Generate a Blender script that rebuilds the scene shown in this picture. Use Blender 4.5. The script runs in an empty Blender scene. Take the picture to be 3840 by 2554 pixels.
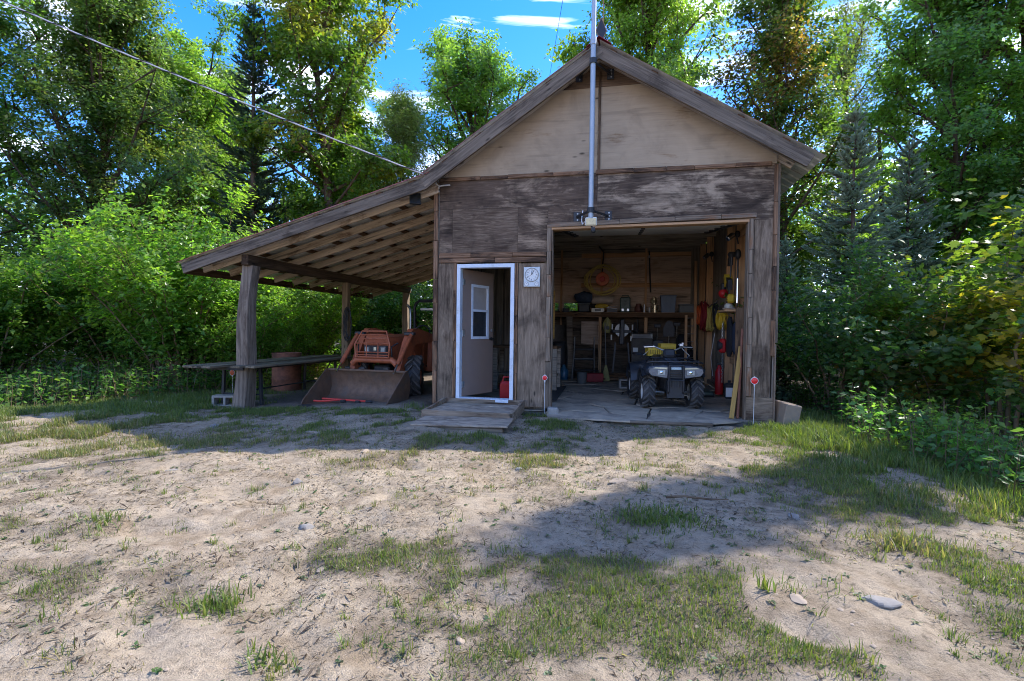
import bpy, math, random
import numpy as np
from mathutils import Vector, Matrix

# ------------------------------------------------------------------ camera, sky, sun, exposure
scene = bpy.context.scene
cam_data = bpy.data.cameras.new('camera')
cam = bpy.data.objects.new('camera', cam_data)
scene.collection.objects.link(cam)
scene.camera = cam
cam_data.sensor_fit = 'HORIZONTAL'
cam_data.sensor_width = 36.0
cam_data.lens = 17.95
cam_data.clip_start = 0.05
cam_data.clip_end = 2000.0
CR = Vector((0.97737, 0.21115, 0.01278)).normalized()
CF = Vector((-0.21089, 0.97733, -0.01899)).normalized()
CU = CR.cross(CF).normalized()
cm = Matrix((CR, CU, -CF)).transposed().to_4x4()
cm.translation = Vector((2.8305, -7.5413, 1.1988))
cam.matrix_world = cm

SUN_TO = Vector((0.72, 0.575, 1.0)).normalized()      # towards the sun
SUN_ELEV = math.asin(SUN_TO.z)
world = bpy.data.worlds.new('World')
scene.world = world
world.use_nodes = True
wn = world.node_tree.nodes; wl = world.node_tree.links
for n in list(wn): wn.remove(n)
w_out = wn.new('ShaderNodeOutputWorld'); w_bg = wn.new('ShaderNodeBackground')
w_sky = wn.new('ShaderNodeTexSky'); w_sky.sky_type = 'NISHITA'; w_sky.sun_disc = False
w_sky.sun_elevation = SUN_ELEV
w_sky.sun_rotation = math.atan2(SUN_TO.x, SUN_TO.y)
w_sky.air_density = 1.0; w_sky.dust_density = 0.25; w_sky.ozone_density = 2.5
w_hsv = wn.new('ShaderNodeHueSaturation'); w_hsv.inputs['Saturation'].default_value = 1.42; w_hsv.inputs['Value'].default_value = .72
w_tc = wn.new('ShaderNodeTexCoord'); w_map = wn.new('ShaderNodeMapping')
w_map.inputs['Rotation'].default_value = (0, 0, 0.5); w_map.inputs['Location'].default_value = (1.7, 4.1, 0.2)
w_map.inputs['Scale'].default_value = (1.2, 4.0, 11.0)
w_no = wn.new('ShaderNodeTexNoise'); w_no.inputs['Scale'].default_value = 1.5
w_no.inputs['Detail'].default_value = 7; w_no.inputs['Roughness'].default_value = 0.6
w_no.inputs['Distortion'].default_value = 0.5
w_ra = wn.new('ShaderNodeValToRGB')
w_ra.color_ramp.elements[0].position = 0.52; w_ra.color_ramp.elements[0].color = (0, 0, 0, 1)
w_ra.color_ramp.elements[1].position = 0.86; w_ra.color_ramp.elements[1].color = (1, 1, 1, 1)
w_mx = wn.new('ShaderNodeMix'); w_mx.data_type = 'RGBA'
w_mx.inputs[7].default_value = (12.0, 11.6, 11.4, 1)
wl.new(w_tc.outputs['Generated'], w_map.inputs['Vector']); wl.new(w_map.outputs['Vector'], w_no.inputs['Vector'])
wl.new(w_no.outputs['Fac'], w_ra.inputs['Fac']); wl.new(w_ra.outputs['Color'], w_mx.inputs[0])
w_ti = wn.new('ShaderNodeMix'); w_ti.data_type = 'RGBA'; w_ti.blend_type = 'MULTIPLY'; w_ti.inputs[0].default_value = 1.0
w_ti.inputs[7].default_value = (1.0, .8, 1.0, 1)
wl.new(w_sky.outputs['Color'], w_hsv.inputs['Color']); wl.new(w_hsv.outputs['Color'], w_ti.inputs[6]); wl.new(w_ti.outputs[2], w_mx.inputs[6])
wl.new(w_mx.outputs[2], w_bg.inputs['Color'])
w_bg.inputs['Strength'].default_value = 0.15
wl.new(w_bg.outputs['Background'], w_out.inputs['Surface'])

sun_data = bpy.data.lights.new('sun', 'SUN')
sun_data.energy = 2.1; sun_data.angle = math.radians(0.53); sun_data.color = (1.0, 0.95, 0.89)
sun = bpy.data.objects.new('sun', sun_data)
scene.collection.objects.link(sun)
sun.rotation_euler = SUN_TO.to_track_quat('Z', 'Y').to_euler()
sun.location = SUN_TO * 40

vs = scene.view_settings
vs.view_transform = 'Standard'; vs.look = 'None'; vs.gamma = 1.0; vs.use_curve_mapping = False
vs.exposure = 2.12
cy = scene.cycles
cy.use_denoising = True
cy.filter_width = 1.0
cy.max_bounces = 11; cy.diffuse_bounces = 8; cy.glossy_bounces = 4; cy.transmission_bounces = 6; cy.transparent_max_bounces = 12
cy.sample_clamp_indirect = 8.0
cy.caustics_reflective = False; cy.caustics_refractive = False

COL = scene.collection
RNG = np.random.default_rng(7)
random.seed(7)
PI = math.pi

# ------------------------------------------------------------------ materials
MATS = {}
def _mat(name):
    m = bpy.data.materials.new(name); m.use_nodes = True
    nt = m.node_tree
    for n in list(nt.nodes): nt.nodes.remove(n)
    out = nt.nodes.new('ShaderNodeOutputMaterial')
    b = nt.nodes.new('ShaderNodeBsdfPrincipled')
    nt.links.new(b.outputs[0], out.inputs[0])
    MATS[name] = m
    return m, nt, b, out
def _coords(nt, scale=(1, 1, 1)):
    tc = nt.nodes.new('ShaderNodeTexCoord'); oi = nt.nodes.new('ShaderNodeObjectInfo')
    mu = nt.nodes.new('ShaderNodeMath'); mu.operation = 'MULTIPLY'; mu.inputs[1].default_value = 57.0
    ad = nt.nodes.new('ShaderNodeVectorMath'); ad.operation = 'ADD'
    mp = nt.nodes.new('ShaderNodeMapping'); mp.inputs['Scale'].default_value = scale
    nt.links.new(oi.outputs['Random'], mu.inputs[0]); nt.links.new(tc.outputs['Object'], ad.inputs[0])
    nt.links.new(mu.outputs[0], ad.inputs[1]); nt.links.new(ad.outputs[0], mp.inputs[0])
    return mp.outputs[0], oi, ad.outputs[0]
def _noise(nt, vec, scale, detail=4, rough=.6, dist=0):
    n = nt.nodes.new('ShaderNodeTexNoise'); n.inputs['Scale'].default_value = scale
    n.inputs['Detail'].default_value = detail; n.inputs['Roughness'].default_value = rough
    n.inputs['Distortion'].default_value = dist
    nt.links.new(vec, n.inputs['Vector']); return n.outputs['Fac']
def _ramp(nt, fac, stops):
    r = nt.nodes.new('ShaderNodeValToRGB'); e = r.color_ramp.elements
    while len(e) < len(stops): e.new(0.5)
    for el, (p, c) in zip(e, stops):
        el.position = p; el.color = (c[0], c[1], c[2], 1) if not isinstance(c, (int, float)) else (c, c, c, 1)
    nt.links.new(fac, r.inputs[0]); return r.outputs[0]
def _mix(nt, fac, a, b, mode='MIX'):
    m = nt.nodes.new('ShaderNodeMix'); m.data_type = 'RGBA'; m.blend_type = mode
    for s, v in ((0, fac), (6, a), (7, b)):
        if isinstance(v, (int, float)): m.inputs[s].default_value = v
        elif isinstance(v, tuple): m.inputs[s].default_value = (*v[:3], 1)
        else: nt.links.new(v, m.inputs[s])
    return m.outputs[2]
def _bump(nt, b, h, strength, dist=.01):
    n = nt.nodes.new('ShaderNodeBump'); n.inputs['Strength'].default_value = strength; n.inputs['Distance'].default_value = dist
    nt.links.new(h, n.inputs['Height']); nt.links.new(n.outputs[0], b.inputs['Normal'])

def plain(name, c, rough=.6, metal=0., var=.25, scale=9, bump=.15, dirt=None, dirt_amt=.5, spec=.5, glow=None):
    m, nt, b, out = _mat(name)
    v, oi, raw = _coords(nt)
    f = _noise(nt, v, scale, 6, .65)
    lo = tuple(x * (1 - var) for x in c); hi = tuple(min(1, x * (1 + var)) for x in c)
    col = _ramp(nt, f, [(.3, lo), (.7, hi)])
    if dirt:
        f2 = _noise(nt, v, scale * .45, 7, .7, .4)
        msk = _ramp(nt, f2, [(.62 - .3 * dirt_amt, 0.), (.78 - .2 * dirt_amt, 1.)])
        col = _mix(nt, msk, col, dirt)
    nt.links.new(col, b.inputs['Base Color'])
    rr = _ramp(nt, f, [(.2, max(.03, rough - .12)), (.8, min(1, rough + .12))])
    nt.links.new(rr, b.inputs['Roughness'])
    b.inputs['Metallic'].default_value = metal; b.inputs['Specular IOR Level'].default_value = spec
    if bump: _bump(nt, b, f, bump, .004)
    return m

def wood(name, stops, patch=None, patch_amt=.5, gs=(1.2, 22, 22), swirl=0.6, knots=True, rough=.85, bump=.5, tone=.25, patch_scale=1.6, patch_gs=None, blotch=0., crack=.8):
    """grain runs along the object's local X"""
    m, nt, b, out = _mat(name)
    wm = lambda c: (c[0] * 1.1, c[1] * .91, c[2] * .7)
    stops = [(p, wm(c)) for p, c in stops]; patch = wm(patch) if patch else None
    v, oi, raw = _coords(nt, gs)
    f = _noise(nt, v, 1.6, 7, .62, swirl)
    col = _ramp(nt, f, stops)
    # per-board tone
    tn = _ramp(nt, oi.outputs['Random'], [(0, 1 - tone), (1, 1 + tone * .6)])
    col = _mix(nt, 1.0, col, tn, 'MULTIPLY')
    mp2 = nt.nodes.new('ShaderNodeMapping'); mp2.inputs['Scale'].default_value = patch_gs or (.8, 2.2, 2.2)
    nt.links.new(raw, mp2.inputs[0])
    if patch:
        f2 = _noise(nt, mp2.outputs[0], patch_scale, 6, .68, .5)
        fine = _noise(nt, v, 2.7, 3, .6, .3)
        ff = nt.nodes.new('ShaderNodeMath'); ff.operation = 'MULTIPLY_ADD'; ff.inputs[1].default_value = .35
        nt.links.new(fine, ff.inputs[0]); nt.links.new(f2, ff.inputs[2])
        msk = _ramp(nt, ff.outputs[0], [(.84 - .35 * patch_amt, 0.), (.97 - .3 * patch_amt, 1.)])
        col = _mix(nt, msk, col, patch)
    if knots:
        mp3 = nt.nodes.new('ShaderNodeMapping'); mp3.inputs['Scale'].default_value = (2.0, 5.5, 5.5)
        nt.links.new(raw, mp3.inputs[0])
        vo = nt.nodes.new('ShaderNodeTexVoronoi'); vo.inputs['Scale'].default_value = 1.0
        nt.links.new(mp3.outputs[0], vo.inputs['Vector'])
        kn = _ramp(nt, vo.outputs['Distance'], [(.04, .25), (.11, 1.)])
        col = _mix(nt, 1.0, col, kn, 'MULTIPLY')
    if blotch:
        fb = _noise(nt, raw, 2.3, 5, .6, .8)
        col = _mix(nt, 1.0, col, _ramp(nt, fb, [(.3, 1 - blotch), (.52, 1.), (.75, 1 + blotch * .45)]), 'MULTIPLY')
    # dark drying cracks
    cr = _noise(nt, v, .9, 2, .5, .2)
    ck = _ramp(nt, cr, [(.31, .35), (.36, 1.)])
    col = _mix(nt, crack, col, ck, 'MULTIPLY')
    nt.links.new(col, b.inputs['Base Color'])
    b.inputs['Roughness'].default_value = rough; b.inputs['Specular IOR Level'].default_value = .25
    _bump(nt, b, f, bump, .006)
    return m

# old exterior plywood, grey and brown
wood('ply_grey', [(.28, (.1, .085, .072)), (.48, (.19, .165, .145)), (.62, (.255, .226, .2)), (.78, (.35, .315, .28))],
     patch=(.075, .058, .048), patch_amt=.38, gs=(1.1, 9, 9), swirl=2.2, tone=.08, bump=.3, blotch=.5)
wood('ply_brown', [(.3, (.06, .047, .041)), (.5, (.098, .079, .07)), (.66, (.135, .112, .1)), (.84, (.2, .172, .155))],
     patch=(.31, .27, .235), patch_amt=.36, gs=(1.1, 14, 14), swirl=1.8, tone=.06, patch_scale=1.3, patch_gs=(1.0, 2.2, 2.2), bump=.25, blotch=.6)
wood('ply_scuffed', [(.3, (.05, .04, .036)), (.5, (.09, .074, .066)), (.66, (.15, .128, .115)), (.84, (.25, .22, .2))],
     patch=(.36, .325, .29), patch_amt=.52, gs=(1.1, 14, 14), swirl=1.8, tone=.06, patch_scale=1.5, patch_gs=(1.0, 2.4, 2.4), bump=.25, blotch=.6)
wood('ply_ribbed', [(.34, (.075, .058, .05)), (.5, (.14, .115, .1)), (.64, (.235, .205, .182)), (.8, (.31, .28, .255))],
     patch=(.08, .06, .05), patch_amt=.35, gs=(1.3, 22, 22), swirl=2.4, tone=.05, bump=.3, blotch=.4)
wood('ply_beige', [(.16, (.2, .17, .14)), (.3, (.36, .325, .275)), (.7, (.41, .375, .325)), (.9, (.46, .43, .385))],
     patch=(.25, .195, .14), patch_amt=.16, gs=(1.2, 24, 24), swirl=.5, tone=.04, bump=.15, blotch=.25, crack=.25)
wood('ply_dark_top', [(.3, (.06, .045, .036)), (.6, (.15, .115, .09)), (.8, (.22, .175, .14))],
     patch=(.03, .022, .018), patch_amt=.45, gs=(1.3, 16, 16), swirl=.8, tone=.08, blotch=.4)
wood('trim_old', [(.3, (.045, .03, .024)), (.5, (.21, .14, .1)), (.66, (.33, .245, .19)), (.85, (.4, .34, .29))],
     patch=(.04, .03, .026), patch_amt=.5, gs=(1.1, 30, 30), tone=.2)
wood('trim_grey', [(.3, (.05, .043, .04)), (.5, (.19, .17, .155)), (.66, (.3, .275, .25)), (.85, (.4, .375, .35))],
     patch=(.22, .135, .09), patch_amt=.35, gs=(1.1, 28, 28), tone=.15)
wood('barge', [(.28, (.05, .044, .041)), (.5, (.16, .15, .142)), (.68, (.24, .225, .213)), (.88, (.34, .325, .31))],
     patch=(.06, .053, .049), patch_amt=.42, gs=(.8, 22, 22), tone=.1)
wood('rafter', [(.25, (.26, .24, .225)), (.45, (.5, .475, .45)), (.65, (.62, .6, .58)), (.85, (.7, .68, .66))],
     patch=(.19, .14, .11), patch_amt=.42, gs=(.8, 16, 16), tone=.2)
wood('purlin', [(.3, (.07, .045, .03)), (.6, (.16, .11, .075)), (.8, (.22, .16, .11))], gs=(1, 18, 18), tone=.25)
wood('beam_dark', [(.3, (.05, .036, .026)), (.55, (.13, .096, .07)), (.8, (.2, .155, .12))],
     patch=(.04, .028, .02), patch_amt=.45, gs=(.8, 16, 16))
wood('post_grey', [(.25, (.06, .055, .053)), (.48, (.19, .175, .168)), (.66, (.28, .262, .25)), (.88, (.38, .355, .34))],
     patch=(.1, .083, .073), patch_amt=.45, gs=(.8, 18, 18), tone=.08)
wood('post_tan', [(.3, (.1, .085, .06)), (.55, (.24, .2, .15)), (.8, (.33, .29, .23))], gs=(.8, 18, 18), tone=.1)
wood('stud', [(.25, (.3, .2, .13)), (.5, (.52, .37, .25)), (.8, (.6, .45, .32))], gs=(.8, 20, 20), tone=.15, bump=.2)
wood('inner_ply', [(.25, (.26, .23, .22)), (.5, (.5, .45, .44)), (.8, (.6, .56, .55))],
     patch=(.34, .28, .25), patch_amt=.35, gs=(1, 12, 12), swirl=1, tone=.2)
wood('inner_ply_shaded', [(.3, (.05, .045, .04)), (.55, (.13, .115, .105)), (.8, (.2, .18, .165))],
     patch=(.035, .03, .026), patch_amt=.5, gs=(1, 12, 12), swirl=1, tone=.2)  # darker copy of inner_ply: shade painted into the back wall below the shelf
wood('inner_board', [(.3, (.1, .1, .1)), (.55, (.28, .29, .3)), (.8, (.4, .41, .42))], gs=(.8, 16, 16), tone=.3)
wood('step_wood', [(.28, (.07, .06, .055)), (.5, (.24, .22, .2)), (.68, (.35, .325, .3)), (.88, (.44, .41, .39))],
     patch=(.16, .11, .085), patch_amt=.45, gs=(1, 14, 14), tone=.15)
wood('step_board', [(.28, (.12, .11, .105)), (.5, (.34, .325, .31)), (.7, (.45, .435, .42))],
     patch=(.15, .13, .12), patch_amt=.45, gs=(2.5, 9, 9), swirl=1.6, tone=.05, patch_scale=3)
wood('table_plank', [(.3, (.07, .065, .055)), (.55, (.19, .18, .155)), (.8, (.29, .275, .24))], gs=(.8, 18, 18), tone=.2)
wood('plank_yellow', [(.3, (.26, .19, .07)), (.6, (.4, .3, .12)), (.8, (.46, .36, .17))], gs=(.8, 16, 16), tone=.05)
wood('bark', [(.3, (.03, .025, .02)), (.55, (.1, .083, .068)), (.75, (.17, .15, .125))], gs=(2.2, 2.2, .7), swirl=.6, knots=False, rough=.95, bump=.9)
wood('bark_pale', [(.3, (.07, .055, .042)), (.55, (.2, .165, .13)), (.8, (.32, .28, .23))], gs=(2.2, 2.2, .7), swirl=.6, knots=False, rough=.95, bump=.7)

plain('white_vinyl', (.66, .72, .78), .45, var=.06, bump=.03, dirt=(.45, .47, .47), dirt_amt=.3)
plain('door_brown', (.27, .195, .155), .5, var=.06, bump=.03)
plain('almond', (.82, .79, .7), .5, var=.06, bump=.02)
plain('metal_roof_red', (.32, .035, .035), .35, metal=.2, var=.15)
plain('metal_galv', (.62, .64, .66), .32, metal=.85, var=.15, bump=.05)
plain('metal_galv_dull', (.72, .72, .7), .5, metal=.15, var=.2, bump=.05, dirt=(.3, .27, .22), dirt_amt=.3)
plain('mast_steel', (.4, .43, .45), .5, metal=.5, var=.1, bump=.03)
plain('black_metal', (.018, .018, .02), .45, var=.3)
plain('dark_steel', (.05, .05, .052), .5, metal=.4, var=.3)
plain('chrome', (.75, .76, .78), .16, metal=1., var=.05, bump=0)
plain('aluminium', (.55, .57, .58), .35, metal=.85, var=.1, bump=.03)
plain('lamp_white', (.7, .68, .6), .45, var=.05, bump=0)
plain('lens_amber', (.75, .66, .42), .2, var=.15, bump=0, scale=40)
plain('cable_grey', (.5, .48, .45), .55, var=.1, bump=0)
plain('tractor_orange', (.42, .115, .048), .5, var=.2, bump=.06, dirt=(.17, .06, .035), dirt_amt=.35)
plain('bucket_steel', (.17, .1, .062), .6, metal=.25, var=.35, bump=.2, dirt=(.13, .1, .078), dirt_amt=.45)
plain('rubber', (.03, .029, .029), .7, var=.35, bump=.3, dirt=(.13, .115, .095), dirt_amt=.3)
plain('rubber_dusty', (.085, .08, .074), .75, var=.35, bump=.2, dirt=(.16, .145, .12), dirt_amt=.3)
plain('rim_white', (.55, .54, .5), .5, var=.15, dirt=(.2, .15, .1), dirt_amt=.3)
plain('atv_black', (.03, .036, .046), .42, var=.25, bump=.08, dirt=(.13, .13, .13), dirt_amt=.28)
plain('plastic_black', (.022, .023, .025), .5, var=.3, bump=.1)
plain('plastic_yellow', (.6, .4, .03), .42, var=.12, bump=.03, dirt=(.35, .26, .05), dirt_amt=.2)
plain('headlamp', (.4, .4, .35), .32, var=.15, bump=.1, scale=60)
plain('lamp_bezel', (.16, .165, .17), .3, var=.2, bump=0)
plain('badge', (.42, .56, .6), .35, var=.1, bump=0)
plain('red_bar', (.62, .05, .035), .42, var=.15, bump=.05)
plain('red_plastic', (.5, .015, .018), .42, var=.15, bump=.03)
plain('reflector_red', (.82, .025, .03), .16, var=.25, bump=.4, scale=120)
plain('reflector_orange', (.6, .12, .05), .25, var=.25, bump=.3, scale=120)
plain('white_plastic', (.75, .74, .73), .4, var=.05, bump=0)
plain('orange_plastic', (.6, .11, .03), .45, var=.15, bump=.05)
plain('rope_yellow', (.47, .36, .09), .8, var=.2, bump=.3, scale=40)
plain('rope_brass', (.6, .48, .16), .75, var=.2, bump=.3, scale=40)
plain('hose_red', (.25, .02, .025), .5, var=.2)
plain('hose_orange', (.65, .12, .03), .5, var=.2)
plain('hose_black', (.02, .02, .022), .6, var=.2)
plain('chain_steel', (.32, .31, .29), .4, metal=.8, var=.25)
plain('barrel_rust', (.22, .085, .05), .75, var=.45, bump=.3, dirt=(.07, .035, .025), dirt_amt=.5, scale=6)
plain('concrete', (.33, .3, .26), .92, var=.18, bump=.5, scale=25)
plain('floor_slab', (.4, .325, .24), .92, var=.22, bump=.3, scale=5, dirt=(.14, .12, .1), dirt_amt=.45)
plain('fresh_cut', (.3, .22, .15), .85, var=.15, bump=.2, dirt=(.25, .2, .16), dirt_amt=.3)
plain('clock_face', (.72, .72, .69), .4, var=.03, bump=0)
plain('clock_black', (.03, .03, .03), .5, var=.1, bump=0)
plain('clock_body', (.6, .64, .64), .35, var=.05, bump=0)
plain('glass_dark', (.035, .04, .045), .06, var=.2, bump=0, spec=.8)
plain('blind', (.38, .34, .3), .8, var=.1, bump=.1)
plain('cloth_beige', (.5, .41, .33), .9, var=.15, bump=.5)
plain('cloth_blue', (.03, .05, .09), .7, var=.4, bump=.4)
plain('cloth_yellow', (.5, .34, .04), .85, var=.25, bump=.4)
plain('tin_gold', (.5, .42, .26), .3, metal=.8, var=.2)
plain('copper_dark', (.17, .07, .05), .5, metal=.4, var=.3)
plain('green_tin', (.07, .11, .09), .5, var=.25, dirt=(.03, .04, .035), dirt_amt=.4)
plain('tote_blue', (.1, .14, .2), .5, var=.12, bump=.05)
plain('tote_grey', (.12, .13, .13), .55, var=.15, bump=.05)
plain('jacket_black', (.014, .014, .016), .85, var=.3, bump=.4)
plain('jacket_navy', (.02, .028, .05), .85, var=.3, bump=.4)
plain('paper_white', (.7, .7, .68), .7, var=.05, bump=0)
plain('bag_yellow', (.25, .23, .07), .6, var=.3, bump=.3)
plain('saw_white', (.62, .62, .58), .4, var=.1)
plain('blue_jug', (.02, .09, .16), .3, var=.2, bump=0)
plain('stone_grey', (.2, .185, .165), .88, var=.28, bump=.6, scale=14, dirt=(.2, .18, .165), dirt_amt=.35)
plain('stone_tan', (.27, .215, .16), .9, var=.22, bump=.6, scale=14, dirt=(.27, .22, .18), dirt_amt=.35)
plain('interior_dark', (.1, .088, .075), .9, var=.3)
plain('mat_rubber', (.035, .036, .038), .85, var=.2, bump=.3, scale=30)

def leaf_mat(name, trans=.55, rough=.33, tboost=(1.75, 1.9, .75)):
    m, nt, b, out = _mat(name)
    at = nt.nodes.new('ShaderNodeAttribute'); at.attribute_name = 'Col'
    oi = nt.nodes.new('ShaderNodeObjectInfo')
    tn = _ramp(nt, oi.outputs['Random'], [(0, .86), (1, 1.14)])
    col = _mix(nt, 1.0, at.outputs['Color'], tn, 'MULTIPLY')
    nt.links.new(col, b.inputs['Base Color'])
    b.inputs['Roughness'].default_value = rough; b.inputs['Specular IOR Level'].default_value = .45
    tr = nt.nodes.new('ShaderNodeBsdfTranslucent')
    tc = _mix(nt, 1.0, col, tboost, 'MULTIPLY')
    nt.links.new(tc, tr.inputs['Color'])
    mx = nt.nodes.new('ShaderNodeMixShader'); mx.inputs[0].default_value = trans
    nt.links.new(b.outputs[0], mx.inputs[1]); nt.links.new(tr.outputs[0], mx.inputs[2])
    nt.links.new(mx.outputs[0], out.inputs[0])
    return m
leaf_mat('leaf', .58)
leaf_mat('needle', .35, .5, (1.3, 1.4, 1.0))
leaf_mat('grass', .4, .5)

def ground_mat():
    m, nt, b, out = _mat('soil')
    tc = nt.nodes.new('ShaderNodeTexCoord')
    at = nt.nodes.new('ShaderNodeAttribute'); at.attribute_name = 'Col'
    P = tc.outputs['Object']
    f1 = _noise(nt, P, 3.0, 8, .7); f2 = _noise(nt, P, 26, 6, .75); f3 = _noise(nt, P, 140, 3, .7)
    c = _mix(nt, 1.0, at.outputs['Color'], _ramp(nt, f1, [(.3, .78), (.7, 1.16)]), 'MULTIPLY')
    c = _mix(nt, 1.0, c, _ramp(nt, f2, [(.3, .4), (.46, .92), (.75, 1.15)]), 'MULTIPLY')
    c = _mix(nt, 1.0, c, _ramp(nt, f3, [(.3, .75), (.6, 1.08)]), 'MULTIPLY')
    vo = nt.nodes.new('ShaderNodeTexVoronoi'); vo.inputs['Scale'].default_value = 55
    nt.links.new(P, vo.inputs['Vector'])
    peb = _ramp(nt, vo.outputs['Distance'], [(.1, 1.), (.2, 0.)])
    gate = _ramp(nt, _noise(nt, P, 9, 3, .6), [(.52, 0.), (.6, .55)])
    gm = nt.nodes.new('ShaderNodeMath'); gm.operation = 'MULTIPLY'
    nt.links.new(peb, gm.inputs[0]); nt.links.new(gate, gm.inputs[1])
    c = _mix(nt, gm.outputs[0], c, (.34, .28, .2))
    nt.links.new(c, b.inputs['Base Color'])
    b.inputs['Roughness'].default_value = .95; b.inputs['Specular IOR Level'].default_value = .15
    ad = nt.nodes.new('ShaderNodeMath'); ad.operation = 'MULTIPLY_ADD'; ad.inputs[1].default_value = .5
    nt.links.new(f3, ad.inputs[0]); nt.links.new(f2, ad.inputs[2])
    ad2 = nt.nodes.new('ShaderNodeMath'); ad2.operation = 'MULTIPLY_ADD'; ad2.inputs[1].default_value = .4
    nt.links.new(gm.outputs[0], ad2.inputs[0]); nt.links.new(ad.outputs[0], ad2.inputs[2])
    _bump(nt, b, ad2.outputs[0], .9, .02)
ground_mat()

# ------------------------------------------------------------------ mesh helpers
def fast_mesh(name, V, F, col=None, mat=None, smooth=False):
    V = np.asarray(V, np.float32); F = np.asarray(F, np.int32)
    me = bpy.data.meshes.new(name)
    k = F.shape[1]
    me.vertices.add(len(V)); me.vertices.foreach_set('co', V.ravel())
    me.loops.add(F.size); me.loops.foreach_set('vertex_index', F.ravel())
    me.polygons.add(len(F)); me.polygons.foreach_set('loop_start', np.arange(0, F.size, k, dtype=np.int32))
    if smooth: me.polygons.foreach_set('use_smooth', np.ones(len(F), bool))
    me.update(calc_edges=True)
    if col is not None:
        ca = me.color_attributes.new('Col', 'FLOAT_COLOR', 'POINT')
        c4 = np.ones((len(V), 4), np.float32); c4[:, :3] = col
        ca.data.foreach_set('color', c4.ravel())
    if mat: me.materials.append(MATS[mat])
    return me
def link(name, me, parent=None, loc=None):
    o = bpy.data.objects.new(name, me); COL.objects.link(o)
    if parent: o.parent = parent
    if loc is not None: o.location = loc
    return o
def tag(o, label=None, cat=None, group=None, kind=None):
    if label: o['label'] = label
    if cat: o['category'] = cat
    if group: o['group'] = group
    if kind: o['kind'] = kind
    return o
def thing(name, label, cat, loc=(0, 0, 0), rz=0, group=None):
    o = bpy.data.objects.new(name, None); COL.objects.link(o)
    o.empty_display_size = .1
    o.location = loc; o.rotation_euler = (0, 0, rz)
    return tag(o, label, cat, group)
def copy_tree(o, parent=None):
    c = o.copy(); COL.objects.link(c); c.parent = parent
    for ch in list(o.children): copy_tree(ch, c)
    return c

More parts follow.
